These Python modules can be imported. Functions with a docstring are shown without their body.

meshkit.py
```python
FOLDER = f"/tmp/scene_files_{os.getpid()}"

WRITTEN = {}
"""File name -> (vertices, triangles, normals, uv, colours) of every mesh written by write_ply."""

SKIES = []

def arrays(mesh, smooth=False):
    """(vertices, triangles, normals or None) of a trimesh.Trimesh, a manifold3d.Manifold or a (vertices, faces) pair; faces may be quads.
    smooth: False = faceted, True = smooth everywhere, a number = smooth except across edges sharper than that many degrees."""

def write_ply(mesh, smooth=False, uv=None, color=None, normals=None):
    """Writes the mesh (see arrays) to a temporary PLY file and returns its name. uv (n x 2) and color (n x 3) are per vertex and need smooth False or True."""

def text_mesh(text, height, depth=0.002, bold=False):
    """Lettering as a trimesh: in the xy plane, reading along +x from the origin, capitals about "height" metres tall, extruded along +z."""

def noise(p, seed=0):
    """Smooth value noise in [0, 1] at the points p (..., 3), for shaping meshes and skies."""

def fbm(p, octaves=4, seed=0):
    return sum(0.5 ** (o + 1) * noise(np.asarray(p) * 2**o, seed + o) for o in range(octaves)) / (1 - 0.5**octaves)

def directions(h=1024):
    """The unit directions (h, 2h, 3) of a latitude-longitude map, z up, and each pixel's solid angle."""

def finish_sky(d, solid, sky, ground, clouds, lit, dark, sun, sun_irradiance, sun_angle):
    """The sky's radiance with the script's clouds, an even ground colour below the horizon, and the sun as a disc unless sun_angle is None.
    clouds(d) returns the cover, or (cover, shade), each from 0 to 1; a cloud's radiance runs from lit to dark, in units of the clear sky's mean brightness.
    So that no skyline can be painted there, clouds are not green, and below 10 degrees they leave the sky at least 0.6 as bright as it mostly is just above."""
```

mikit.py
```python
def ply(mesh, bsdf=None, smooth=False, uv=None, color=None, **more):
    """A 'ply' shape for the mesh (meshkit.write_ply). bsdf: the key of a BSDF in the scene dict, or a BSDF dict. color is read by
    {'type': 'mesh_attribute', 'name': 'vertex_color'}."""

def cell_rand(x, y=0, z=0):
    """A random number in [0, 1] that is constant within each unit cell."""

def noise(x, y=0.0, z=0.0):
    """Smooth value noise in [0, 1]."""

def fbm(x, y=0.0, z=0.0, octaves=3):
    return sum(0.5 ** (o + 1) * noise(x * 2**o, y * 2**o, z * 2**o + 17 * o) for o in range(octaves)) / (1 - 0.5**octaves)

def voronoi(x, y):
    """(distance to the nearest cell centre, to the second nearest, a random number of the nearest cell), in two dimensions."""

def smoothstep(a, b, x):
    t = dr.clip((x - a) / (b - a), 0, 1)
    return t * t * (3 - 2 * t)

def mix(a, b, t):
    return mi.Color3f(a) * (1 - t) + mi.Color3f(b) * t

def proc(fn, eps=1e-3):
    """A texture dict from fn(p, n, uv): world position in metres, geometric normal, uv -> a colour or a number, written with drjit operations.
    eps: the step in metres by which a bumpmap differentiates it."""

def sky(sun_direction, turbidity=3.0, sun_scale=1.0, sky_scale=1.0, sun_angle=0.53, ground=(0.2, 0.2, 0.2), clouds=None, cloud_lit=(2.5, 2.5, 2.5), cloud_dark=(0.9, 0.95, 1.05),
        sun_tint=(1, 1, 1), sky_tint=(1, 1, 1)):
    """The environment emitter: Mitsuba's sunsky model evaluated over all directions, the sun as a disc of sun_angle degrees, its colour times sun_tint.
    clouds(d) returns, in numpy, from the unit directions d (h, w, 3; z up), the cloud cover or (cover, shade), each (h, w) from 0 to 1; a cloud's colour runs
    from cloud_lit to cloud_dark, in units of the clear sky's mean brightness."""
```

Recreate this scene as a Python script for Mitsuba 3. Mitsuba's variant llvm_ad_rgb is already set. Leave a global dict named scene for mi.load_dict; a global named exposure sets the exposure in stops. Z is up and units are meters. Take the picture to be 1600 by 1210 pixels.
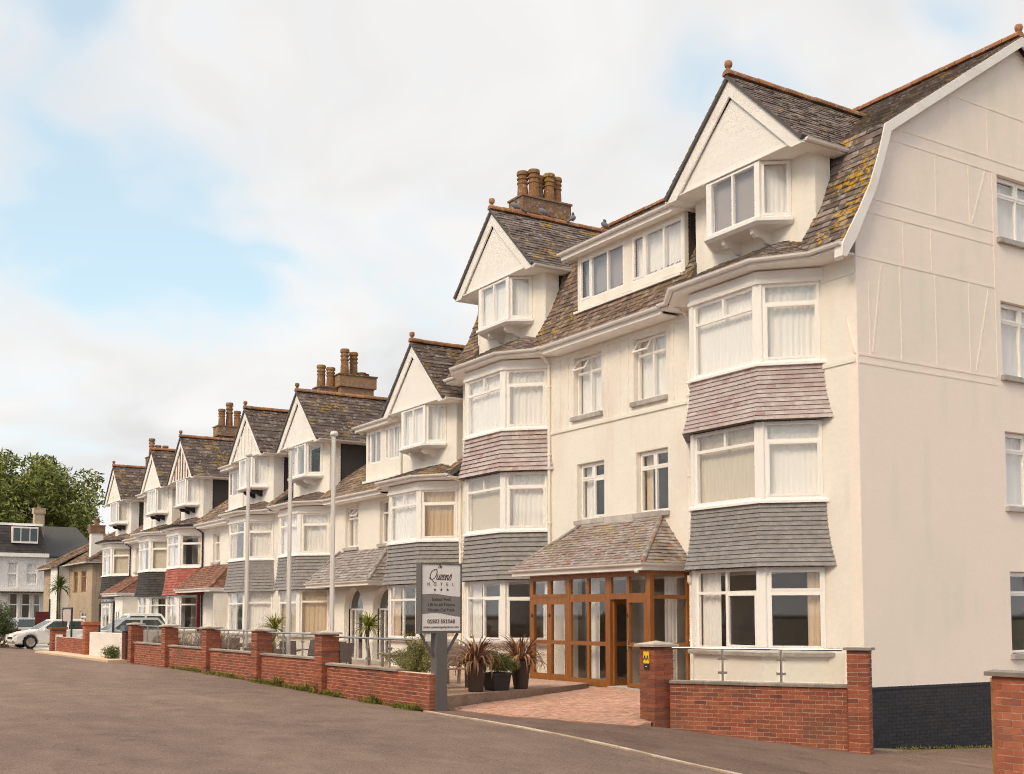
import math, random
import numpy as np, trimesh, drjit as dr, mitsuba as mi, mikit, meshkit
from shapely.geometry import Polygon, box as sbox
from shapely import affinity
from scipy.interpolate import RBFInterpolator
from mikit import noise, fbm, cell_rand, smoothstep, mix

T = mi.ScalarTransform4f
rng = np.random.default_rng(7)
random.seed(7)
scene, labels, count = {}, {}, {}

# ---------------------------------------------------------------- camera, sky, exposure
F_PX, PITCH, YAW = 1832.0, math.radians(4.1834), math.radians(32.1)
EYE = np.array([0, 0, 2.0])
fw = np.array([math.sin(YAW) * math.cos(PITCH), math.cos(YAW) * math.cos(PITCH), math.sin(PITCH)])
scene['camera'] = {'type': 'perspective', 'fov': 2 * math.degrees(math.atan(800 / F_PX)), 'fov_axis': 'x', 'near_clip': 0.1, 'far_clip': 3000.0,
                   'principal_point_offset_x': 0.0, 'principal_point_offset_y': -(828.0 - 605.0) / 1210.0,
                   'to_world': T().look_at(origin=EYE.tolist(), target=(EYE + fw).tolist(), up=[0, 0, 1])}
exposure = 2.56


def cloud_cover(d):
    z = np.maximum(d[..., 2], 0.02)
    q = np.stack([d[..., 0] / (z + 0.30), d[..., 1] / (z + 0.30), z * 0], -1)
    warp = np.stack([meshkit.fbm(q * 3.0 + [5, 1, 0], 4, 21), meshkit.fbm(q * 3.0 + [2, 8, 0], 4, 22), z * 0], -1) - 0.5
    q = q + warp * 0.35
    big = meshkit.fbm(q * 2.2 + [3.1, 9.4, 0], 5, 11)
    fine = meshkit.fbm(q * 9.0 + [7.3, 1.2, 4], 5, 5)
    dd = d + np.concatenate([warp[..., :2] * 0.22, warp[..., :1] * 0.10], -1)
    dd = dd / np.linalg.norm(dd, axis=-1, keepdims=True)
    gap = 0
    for w, (x, y, zz, r) in HOLES:
        h = np.array([x, y, zz]) / np.linalg.norm([x, y, zz])
        gap = gap + w * np.exp(-(np.arccos(np.clip(dd @ h, -1, 1)) / r) ** 2)
    t = np.clip((1.05 - 1.2 * gap + (big - 0.5) * 1.9 + (fine - 0.5) * 1.5 - 0.05) / 1.15, 0, 1)
    cover = t * t * (3 - 2 * t)
    cover = np.maximum(cover, np.clip(1 - (d[..., 2] - .10) / .12, 0, 1))
    shade = np.clip((meshkit.fbm(q * 2.6 + [1.7, 4.4, 2], 5, 31) - 0.40) * 3.2 + (fine - .5) * .6, 0, 1) * np.clip(t * 1.4 - 0.4, 0, 1)
    return 0.47 + 0.51 * cover, shade
HOLES = [(.85, (.245, .922, .305, .05)), (.75, (.295, .916, .275, .05)), (.95, (.15, .933, .32, .055)), (.9, (.11, .885, .475, .06)), (.6, (.17, .88, .455, .04)),
         (.55, (.60, .681, .419, .04)), (.45, (.645, .64, .41, .035)), (.7, (.725, .53, .445, .035)), (.7, (-.5, .3, .7, .25)), (.7, (.5, -.6, .6, .25)), (.6, (-.7, -.6, .3, .2)), (.7, (-.3, .8, .35, .2))]
scene['sky'] = mikit.sky([-0.72, -0.27, 0.62], turbidity=3, sun_scale=0.27, sky_scale=1.0, sun_angle=22, clouds=cloud_cover, cloud_lit=(1.66, 1.63, 1.605), cloud_dark=(1.34, 1.32, 1.31),
                         sun_tint=(1.0, 0.985, 0.965), sky_tint=(1.14, 1.46, 1.18), ground=(0.05, 0.042, 0.036))


# ---------------------------------------------------------------- helpers
class G:
    """Collects triangles (with a random tone per piece in uv) into one mesh."""
    def __init__(s): s.v, s.f, s.t, s.n = [], [], [], 0
    def add(s, V, F, tone=None):
        V = np.asarray(V, float); F = np.asarray(F, int)
        if F.shape[1] == 4: F = np.vstack([F[:, [0, 1, 2]], F[:, [0, 2, 3]]])
        s.v.append(V); s.f.append(F + s.n); s.n += len(V)
        s.t.append(np.broadcast_to(rng.random(2) if tone is None else tone, (len(V), 2)))
        return s
    def quad(s, a, b, c, d): return s.add([a, b, c, d], [[0, 1, 2], [0, 2, 3]])
    def box(s, x0, x1, y0, y1, z0, z1, tone=None):
        return s.obox(((x0 + x1) / 2, (y0 + y1) / 2, (z0 + z1) / 2), ((x1 - x0) / 2, 0, 0), (0, (y1 - y0) / 2, 0), (0, 0, (z1 - z0) / 2), tone)
    def obox(s, c, a, b, d, tone=None):
        c, a, b, d = (np.asarray(q, float) for q in (c, a, b, d))
        V = [c + i * a + j * b + k * d for k in (-1, 1) for j in (-1, 1) for i in (-1, 1)]
        return s.add(V, [[0, 2, 3, 1], [4, 5, 7, 6], [0, 1, 5, 4], [2, 6, 7, 3], [0, 4, 6, 2], [1, 3, 7, 5]], tone)
    def bar(s, p, q, w, h, up=(0, 0, 1)):
        p, q = np.asarray(p, float), np.asarray(q, float); d = q - p
        a = np.cross(d, up); a = a / np.linalg.norm(a); b = np.cross(a, d); b /= np.linalg.norm(b)
        return s.obox((p + q) / 2, d / 2, a * w / 2, b * h / 2)
    def tube(s, pts, r, k=8, caps=True):
        p = np.asarray(pts, float); r = np.broadcast_to(r, (len(p),))
        t = np.gradient(p, axis=0); t /= np.linalg.norm(t, axis=1, keepdims=True) + 1e-12
        a = np.cross(t, np.where(np.abs(t[:, 2:]) < 0.9, [0, 0, 1.0], [1.0, 0, 0])); a /= np.linalg.norm(a, axis=1, keepdims=True)
        b = np.cross(t, a); an = np.arange(k) * 2 * np.pi / k
        V = (p[:, None] + r[:, None, None] * (np.cos(an)[None, :, None] * a[:, None] + np.sin(an)[None, :, None] * b[:, None])).reshape(-1, 3)
        F = [[i * k + j, (i + 1) * k + j, (i + 1) * k + (j + 1) % k, i * k + (j + 1) % k] for i in range(len(p) - 1) for j in range(k)]
        s.add(V, F)
        if caps:
            for i, o in ((0, 1), (len(p) - 1, -1)):
                s.add(np.vstack([V[i * k:(i + 1) * k], p[i:i + 1]]), [[j, (j + 1) % k, k][::o] for j in range(k)])
        return s
    def lathe(s, c, prof, k=16, sx=1, sy=1, axis='z'):
        an = np.arange(k) * 2 * np.pi / k
        V = np.array([[r * np.cos(a) * sx, r * np.sin(a) * sy, z] for r, z in prof for a in an])
        if axis == 'y': V = V[:, [0, 2, 1]]
        if axis == 'x': V = V[:, [2, 0, 1]]
        F = [[i * k + j, i * k + (j + 1) % k, (i + 1) * k + (j + 1) % k, (i + 1) * k + j] for i in range(len(prof) - 1) for j in range(k)]
        return s.add(V + np.asarray(c, float), F)
    def ext(s, poly, fr, w0, w1):
        for g in getattr(poly, 'geoms', [poly]):
            if g.is_empty or g.area < 1e-6: continue
            m = trimesh.creation.extrude_polygon(g, abs(w1 - w0), engine='earcut')
            v = np.array(m.vertices); v[:, 2] += min(w0, w1)
            s.add(fr.p(v), m.faces)
        return s
    def sweep(s, path, prof, cap=True):
        """profile points (d outward, z) swept along a horizontal path with mitred corners; outward is cross(direction, z)"""
        p = np.asarray(path, float); d = np.diff(p, axis=0); d /= np.linalg.norm(d, axis=1, keepdims=True)
        n = np.stack([d[:, 1], -d[:, 0]], 1)
        m = np.vstack([n[:1], (n[1:] + n[:-1]) / (1 + (n[1:] * n[:-1]).sum(1))[:, None], n[-1:]])
        k = len(prof)
        V = np.array([[*(p[i] + q[0] * m[i]), q[1]] for i in range(len(p)) for q in prof])
        F = [[i * k + j, i * k + (j + 1) % k, (i + 1) * k + (j + 1) % k, (i + 1) * k + j] for i in range(len(p) - 1) for j in range(k)]
        s.add(V, F)
        if cap:
            for i in (0, len(p) - 1): s.add(V[i * k:(i + 1) * k], [[0, j, j + 1] for j in range(1, k - 1)])
        return s


class Fr:
    """local frame: u right, v up, w outward"""
    def __init__(s, O, eu, ev=(0, 0, 1)):
        s.O, s.u, s.v = np.asarray(O, float), np.asarray(eu, float), np.asarray(ev, float)
        s.u, s.v = s.u / np.linalg.norm(s.u), s.v / np.linalg.norm(s.v); s.n = np.cross(s.u, s.v)
    def p(s, q):
        q = np.atleast_2d(np.asarray(q, float)); return s.O + q[:, :1] * s.u + q[:, 1:2] * s.v + q[:, 2:] * s.n
    def box(s, g, u0, u1, v0, v1, w0, w1, tone=None):
        g.obox(s.p([(u0 + u1) / 2, (v0 + v1) / 2, (w0 + w1) / 2])[0], s.u * (u1 - u0) / 2, s.v * (v1 - v0) / 2, s.n * (w1 - w0) / 2, tone)


def K(name):
    i = count.get(name, 0); count[name] = i + 1
    return name if i == 0 else f'{name}_{i:03d}'


def put(key, g, mat, smooth=False, label=None, cat=None, group=None, kind=None):
    V, Fc = np.vstack(g.v), np.vstack(g.f)
    if smooth is False or smooth is True:
        scene[key] = mikit.ply((V, Fc), mat, smooth=smooth, uv=np.vstack(g.t))
    else:
        scene[key] = mikit.ply((V, Fc), mat, smooth=smooth)
    note(key, label, cat, group, kind)
    return key


def note(key, label=None, cat=None, group=None, kind=None):
    e = {k: v for k, v in (('label', label), ('category', cat), ('group', group), ('kind', kind)) if v}
    if e: labels[key] = {**labels.get(key, {}), **e}
    return key


def thing(name, label, cat, group=None):
    return note(K(name), label, cat, group)


def pieces(holder, name, ps, mat, limit=300, stuff=None):
    """ps: (V, F) of each piece: the nearest `limit` become parts of their own, the rest one part of kind stuff"""
    if not ps: return
    mats = [mat] if isinstance(mat, str) else mat
    d = [np.linalg.norm(np.mean(p[0], axis=0) - EYE) for p in ps]
    order = np.argsort(d, kind='stable')
    for i in order[:limit]:
        put(K(f'{holder}__{name}'), G().add(*ps[i]), mats[int(rng.integers(len(mats)))])
    if len(order) > limit:
        g = G()
        for i in order[limit:]: g.add(*ps[i])
        put(K(f'{holder}__{stuff or "small_" + name + "s"}'), g, mats[0], kind='stuff')


def plate(poly, fr, h_top, h_bot):
    """prism over a convex polygon of frame fr whose top height is a function of (u, v)"""
    q = np.array(poly.exterior.coords)[:-1]
    if Polygon(q).exterior.is_ccw is False: q = q[::-1]
    n = len(q)
    top = fr.p([[u, v, h_top(u, v)] for u, v in q]); bot = fr.p([[u, v, h_bot] for u, v in q])
    F = [[0, j, j + 1] for j in range(1, n - 1)] + [[j, n + j, n + (j + 1) % n] for j in range(n)] + [[j, n + (j + 1) % n, (j + 1) % n] for j in range(n)]
    return np.vstack([top, bot]), F


def slates(poly, fr, gauge=0.2, w=0.25, t=0.014, lap=0.07, jit=0.004):
    u0, v0, u1, v1 = poly.bounds; out = []
    pre = poly
    for j in range(int(math.ceil((v1 - v0) / gauge)) + 1):
        a = v0 + j * gauge - 0.02
        off = (j % 2) * w / 2 + rng.uniform(-.02, .02)
        for i in range(int((u1 - u0) / w) + 3):
            x = u0 + (i - 1) * w + off
            cell = sbox(x + .003, a + rng.uniform(-jit, jit), x + w - .003, a + gauge + lap)
            if not pre.intersects(cell): continue
            c = cell.intersection(pre)
            for c in getattr(c, 'geoms', [c]):
                if c.geom_type != 'Polygon' or c.area < 0.002: continue
                k = rng.uniform(0.6, 1.3)
                out.append(plate(c, fr, lambda uu, vv: t * (2.1 * k - 1.8 * k * (vv - a) / (gauge + lap)) + 0.003, -0.004))
    return out


def quadframe(p00, p10, p11, p01):
    """frame and polygon of a planar roof facet: p00-p10 lower edge (left to right seen from outside)"""
    p = [np.asarray(q, float) for q in (p00, p10, p11, p01)]
    u = p[1] - p[0]; up = p[3] - p[0] if np.linalg.norm(p[3] - p[0]) > .01 else p[2] - p[0]
    u = u / np.linalg.norm(u); n = np.cross(u, up); v = np.cross(n, u)
    fr = Fr(p[0], u, v)
    return fr, Polygon([((q - p[0]) @ fr.u, (q - p[0]) @ fr.v) for q in p])


# ---------------------------------------------------------------- materials
def bs(name, col, rough=0.7, spec=0.3, metal=0.0, bump=None, two=True, **kw):
    b = {'type': 'principled', 'base_color': col if isinstance(col, dict) else {'type': 'rgb', 'value': list(col)}, 'roughness': rough, 'metallic': metal, 'specular': spec, **kw}
    if bump: b = {'type': 'bumpmap', 'arbitrary': bump[0], 'scale': bump[1], 'bsdf': b}
    scene[name] = {'type': 'twosided', 'bsdf': b} if two else b


def c3(t): return mi.Color3f(*t)


def render_coat(base, stain, s=0.16):
    base, stain = np.array(base), np.array(stain)
    def fn(p, n, uv):
        a = fbm(p.x * .5 + 3, p.y * .5, p.z * .35, 3)
        st = fbm(p.x * 3.1, p.y * 3.1, p.z * .45 + 5, 3)
        f = fbm(p.x * 17, p.y * 17, p.z * 17, 2)
        k = smoothstep(.52, .78, st) * .55 + smoothstep(.5, .75, a) * .5
        return mix(base.tolist(), stain.tolist(), k) * (1 + s * (f - .5))
    return mikit.proc(fn)


def grain(p, n, uv): return fbm(p.x * 45, p.y * 45, p.z * 45, 2)


def tonal(a, b, c=None, cut=0.8, dirt=(.30, .28, .22), dirt_k=0.35, lichen=None, sc=1.0, lk=.60):
    """pieces: each has its own tone (uv), with dirt and lichen that run across them"""
    def fn(p, n, uv):
        t = uv.x
        col = mix(list(a), list(b), t)
        if c is not None: col = dr.select(uv.y > cut, mix(list(c), list(b), t * .5), col)
        f = fbm(p.x * 9 * sc, p.y * 9 * sc, p.z * 9 * sc, 3)
        d = fbm(p.x * 1.3, p.y * 1.3, p.z * 1.3 + 7, 3)
        col = col * (.72 + .56 * f)
        col = mix(col, list(dirt), smoothstep(.45, .75, d) * dirt_k)
        if lichen is not None:
            l1 = fbm(p.x * 2.2 + 4, p.y * 2.2, p.z * 2.2, 3); l2 = fbm(p.x * 14, p.y * 14, p.z * 14, 2)
            col = mix(col, list(lichen), smoothstep(lk, lk + .08, l1) * smoothstep(.45, .6, l2) * .85)
            l3 = fbm(p.x * 11 + 9, p.y * 11, p.z * 11 + 3, 2)
            col = mix(col, [.42, .40, .36], smoothstep(.64, .74, l3) * .55)
        return col
    return mikit.proc(fn)


bs('cream', render_coat((.82, .78, .71), (.75, .67, .585), .08), .85, .2)
bs('end_cream', render_coat((.89, .775, .695), (.80, .745, .63), .06), .85, .2)
bs('white_wall', render_coat((.80, .77, .73), (.66, .61, .55)), .85, .2)
bs('villa_wall', render_coat((.62, .60, .60), (.5, .48, .47)), .85, .2)
bs('tan_wall', render_coat((.42, .33, .24), (.30, .24, .18), .6), .95, .1)
def trim_paint(p, n, uv):
    d = fbm(p.x * 1.1 + 2, p.y * 1.1, p.z * 1.6, 2)
    return mix([.85, .815, .785], [.76, .70, .645], smoothstep(.5, .8, d) * .6)


bs('white_trim', mikit.proc(trim_paint), .6, .15)
bs('gable_paint', (.84, .81, .785), .8, .0)
bs('upvc', (.85, .82, .79), .3, .5)
bs('dark_trim', (.035, .03, .03), .4)
bs('lead', (.10, .095, .09), .6)
bs('slate', tonal((.11, .083, .076), (.185, .145, .13), (.25, .20, .18), .8, (.10, .08, .06), .35, (.42, .25, .02)), .8, .25)
bs('slate_brown', tonal((.09, .066, .058), (.155, .115, .10), (.21, .165, .145), .85, (.09, .065, .05), .4, (.30, .19, .04)), .85, .2)
bs('slate_lichen', tonal((.10, .075, .068), (.20, .155, .14), (.30, .24, .21), .8, (.10, .08, .05), .5, (.50, .28, .012), 1.3, .47), .85, .2)
bs('slate_moss', tonal((.12, .085, .07), (.22, .155, .125), (.28, .20, .15), .8, (.15, .115, .06), .5, (.36, .23, .03), 1.6), .9, .15)
bs('tile_pink', tonal((.46, .37, .36), (.51, .45, .435), (.40, .27, .26), .92, (.36, .25, .24), .35, None), .75)
bs('tile_mauve', tonal((.30, .265, .255), (.38, .35, .335), (.24, .19, .17), .88, (.25, .2, .18), .35), .8)
bs('cheek_slate', (.07, .06, .055), .7)
bs('tile_grey', tonal((.25, .24, .235), (.29, .275, .265), (.27, .25, .24), .8, (.26, .23, .22), .25), .7)
bs('tile_dark', tonal((.04, .036, .036), (.07, .062, .06), None, 1, (.09, .07, .06), .3), .7)
bs('tile_red', tonal((.36, .10, .075), (.46, .15, .11), (.40, .18, .14), .8, (.28, .12, .09), .4), .75)
bs('tile_porch', tonal((.26, .205, .19), (.38, .335, .315), (.31, .17, .135), .88, (.22, .165, .125), .5, (.36, .27, .08)), .8)
bs('tile_brown', tonal((.20, .10, .075), (.32, .17, .13), (.36, .18, .13), .8, (.16, .11, .07), .4), .8)
bs('ridge_clay', tonal((.30, .13, .07), (.41, .20, .11), None, 1, (.20, .13, .07), .65, (.42, .26, .05)), .85)
bs('pot_clay', tonal((.24, .115, .055), (.34, .19, .09), None, 1, (.14, .10, .05), .5, (.36, .24, .05)), .85)
bs('chimney_brick', tonal((.20, .12, .08), (.32, .19, .12), (.13, .08, .06), .8, (.13, .09, .06), .6, (.36, .24, .07)), .9)
bs('brick', tonal((.24, .066, .038), (.33, .105, .058), (.165, .056, .04), .8, (.17, .085, .055), .45), .85)
bs('brick_front', tonal((.34, .09, .046), (.45, .145, .078), (.27, .09, .06), .8, (.27, .13, .085), .3), .85)
bs('mortar', tonal((.55, .43, .33), (.62, .50, .40), None, 1, (.36, .25, .18), .6), .95)
bs('black_paint', tonal((.017, .019, .026), (.027, .029, .038), None, 1, (.045, .036, .034), .6), .45, .4)
bs('coping', tonal((.22, .185, .16), (.32, .28, .245), None, 1, (.14, .12, .10), .6), .9)
bs('cap_stone', tonal((.44, .38, .33), (.52, .46, .40), None, 1, (.20, .17, .13), .6, (.36, .30, .16)), .9)
bs('kerb_stone', tonal((.42, .32, .24), (.52, .41, .32), None, 1, (.25, .18, .13), .6), .9)
bs('paver', tonal((.38, .20, .145), (.48, .285, .21), (.35, .225, .17), .8, (.36, .25, .19), .35), .9)
bs('terrace_paving', render_coat((.36, .24, .18), (.26, .18, .13), .5), .9, .2)
bs('stone_grey', tonal((.42, .38, .35), (.50, .46, .43), None, 1, (.26, .23, .2), .5), .9)


def asphalt(tint):
    tint = np.array(tint)
    def fn(p, n, uv):
        big = fbm(p.x * .22, p.y * .10 + 4, 0, 3)
        tracks = fbm(p.x * .9 + 2, p.y * .12, 3.3, 3)
        fine = fbm(p.x * 60, p.y * 60, 1, 2)
        patch = fbm(p.x * 2.5, p.y * 1.6, 6, 3)
        k = .74 + .26 * big + .46 * (tracks - .5) + .55 * (fine - .5) + .34 * (patch - .5)
        crack = dr.abs(fbm(p.x * .7 + 8, p.y * .5, 2, 4) - .5)
        k = k * (1 - .22 * (1 - smoothstep(0, .007, crack)))
        return c3(tint.tolist()) * k
    return fn


bs('asphalt', mikit.proc(asphalt((.205, .145, .118))), .9, .2)
bs('footway', mikit.proc(asphalt((.165, .112, .09))), .92, .15)
bs('soil', mikit.proc(asphalt((.20, .17, .12))), .95, .1)


def wood(p, n, uv):
    g = fbm(p.x * 26 + fbm(p.z * 1.4, p.y * 2, 0, 2) * 4, p.y * 26, p.z * 1.6, 3)
    return mix([.20, .066, .014], [.33, .13, .032], g)


bs('oak', mikit.proc(wood), .35, .5, clearcoat=.3)
bs('bench_wood', tonal((.20, .15, .12), (.32, .25, .20), None, 1, (.16, .12, .1), .4), .85)
bs('gate_wood', tonal((.30, .16, .06), (.40, .22, .08), None, 1, (.2, .12, .06), .4), .8)
scene['rail_glass'] = {'type': 'thindielectric', 'int_ior': 1.6, 'ext_ior': 1.0, 'specular_transmittance': {'type': 'rgb', 'value': [.90, .91, .89]}}
scene['glass'] = {'type': 'thindielectric', 'int_ior': 1.55, 'ext_ior': 1.0}
bs('net', (.80, .785, .76), .9, .0)
bs('drape', (.62, .50, .36), .9, .0)
bs('dim_room_sheet', (.36, .33, .33), .9, .0)  # grey sheet painted as the dim room and sky reflection behind the panes
bs('blind', (.60, .54, .44), .9, .0)
bs('room', (.46, .41, .36), .95, .0)
bs('steel', (.55, .50, .46), .32, .5, 1.0)
bs('dark_metal', (.045, .042, .042), .4, .5)
bs('sign_grey', (.115, .105, .10), .45, .4)
bs('sign_white', (.74, .70, .67), .45, .4)
bs('sign_band', (.21, .19, .18), .5, .3)
bs('ink_brown', (.10, .05, .045), .6)
bs('ink_dark', (.04, .03, .035), .6)
bs('yellow', (.80, .52, .02), .4)
bs('pole_white', (.72, .68, .645), .35, .5)
bs('plastic_dark', (.03, .028, .026), .45, .4)
bs('pot_brown', (.055, .035, .028), .35, .5)
bs('leaf', tonal((.05, .075, .016), (.14, .17, .04), (.20, .21, .06), .8, (.05, .06, .015), .3), .6, .3)
bs('tree_leaf', tonal((.085, .11, .025), (.25, .28, .075), (.31, .32, .10), .75, (.05, .06, .02), .2), .6, .2)
bs('palm_leaf', tonal((.13, .15, .02), (.33, .30, .06), (.40, .34, .12), .8, (.16, .15, .03), .2), .5, .3)
bs('flax_leaf', tonal((.14, .06, .03), (.38, .19, .10), (.10, .06, .04), .7, (.2, .1, .06), .3), .5, .4)
bs('weed', tonal((.10, .13, .02), (.24, .24, .04), (.30, .24, .10), .8, (.12, .11, .03), .3), .8)
bs('hedge_leaf', tonal((.03, .05, .012), (.08, .11, .03), (.14, .16, .05), .85), .7)
bs('trough_wood', (.07, .05, .04), .8)
bs('leaf_dusty', tonal((.14, .15, .045), (.27, .26, .09), (.33, .27, .13), .8, (.10, .09, .04), .3), .7)
bs('flax_dead', tonal((.40, .22, .10), (.55, .33, .16), None, 1, (.3, .16, .08), .3), .7)
bs('white_brick', (.74, .68, .64), .85, .2)
bs('brick_dark', (.10, .035, .025), .85)
bs('slate_blue', (.13, .16, .21), .6)
bs('sand_stone', (.55, .42, .30), .9, .1)
bs('sign_face', (.50, .42, .40), .5)
bs('feather_dark', (.10, .10, .125), .7)
bs('bark', tonal((.10, .075, .05), (.18, .14, .10)), .9)
bs('car_white', (.80, .78, .75), .25, .5, clearcoat=.8)
bs('car_silver', (.52, .53, .53), .28, .5, .3, clearcoat=.8)
bs('tyre', (.02, .02, .02), .8)
bs('car_glass', (.03, .045, .045), .08, .8)
bs('lamp', (.6, .6, .58), .15, .8)
bs('red_lamp', (.5, .03, .02), .2, .6)
bs('feather', (.20, .20, .22), .8)
bs('door_red', (.12, .02, .02), .4)


# ---------------------------------------------------------------- ground
CTRL = np.array([(11, 60, .3), (11, 43.5, .28), (11, 30.6, .24), (11, 26, .17), (11, 21, .11), (11, 17.3, .08), (10.9, 14.4, .0), (10.9, 12.3, -.1), (13.5, 16.9, -.03), (17.2, 14.9, -.46), (18, 15.7, -.61),
                 (21.5, 15.7, -.76), (26, 13, -.95), (16.3, 11, -.5), (7.4, 12, .05), (2.4, 15, .12), (0, 0, .0), (5, 5, -.1), (-15, 20, .15), (-15, 60, .32), (-12, -12, 0), (11, 5, -.3), (15, 5, -.6), (11, 100, .35), (-20, 130, .4),
                 (40, 130, .4), (18, 32, .3), (18, 60, .32), (18, 80, .34), (24, 40, .3), (40, 60, .3), (40, 15, -1.3), (40, -10, -1.6), (24, -10, -1.0)], float)
_rbf = RBFInterpolator(CTRL[:, :2], CTRL[:, 2], kernel='linear', smoothing=0.05)


def gz(x, y): return float(_rbf([[x, y]])[0])


def sheet(key, xs, ys, lift, mat, inside=None, zf=None, **kw):
    X, Y = np.meshgrid(xs, ys, indexing='ij')
    P = np.stack([X.ravel(), Y.ravel()], 1)
    Z = (_rbf(P) if zf is None else zf(P)) + lift
    V = np.column_stack([P, Z]); m = len(ys)
    F = [[i * m + j, (i + 1) * m + j, (i + 1) * m + j + 1, i * m + j + 1] for i in range(len(xs) - 1) for j in range(m - 1)
         if inside is None or inside((xs[i] + xs[i + 1]) / 2, (ys[j] + ys[j + 1]) / 2)]
    put(key, G().add(V, F), mat, smooth=True, **kw)


far = lambda P: np.where(np.hypot(P[:, 0], P[:, 1]) < 160, 0, 0) - 2.0
sheet('ground', np.linspace(-900, 900, 25), np.linspace(-900, 900, 25), 0, 'soil', zf=far, kind='structure')
sheet('terrain', np.arange(-60, 81, 4.0), np.arange(-30, 201, 5.0), -.06, 'soil', kind='structure')
KX = 10.86
sheet('road', np.linspace(-9, KX, 34), np.arange(-14, 150.1, .8), .0, 'asphalt', kind='structure')
sheet('pavement', np.r_[np.arange(KX + .1, 20, .4), np.arange(20, 46, 2.0)], np.r_[np.arange(-14, 21.3, .4)], .012, 'footway', inside=lambda x, y: not (x > 18.2 and y > 15.7) and not (x > 12.6 and y > 17.8), kind='structure')
k = note('kerb', kind='structure')
y = -10.0
while y < 20.4:
    g = G(); z0, z1 = gz(KX, y), gz(KX, y + .9)
    w = .035 + rng.uniform(-.005, .005)
    V = [[KX - w + .04, y + .012, z0 - .1], [KX + w + .06, y + .012, z0 - .1], [KX + w + .06, y + .9, z1 - .1], [KX - w + .04, y + .9, z1 - .1]]
    V += [[a, b, c + .122 + rng.uniform(-.004, .004)] for a, b, c in V]
    put(K('kerb__kerb_stone'), g.add(V, [[4, 5, 6, 7], [0, 4, 7, 3], [1, 2, 6, 5], [0, 1, 5, 4], [3, 7, 6, 2]]), 'kerb_stone'); y += .9

# forecourt of clay pavers, rising from the footway to the porch
FC = Polygon([(11.62, 21.05), (12.0, 19.2), (13.35, 17.05), (13.75, 17.1), (17.0, 17.6), (17.0, 22.9), (15.45, 22.4)])


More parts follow.
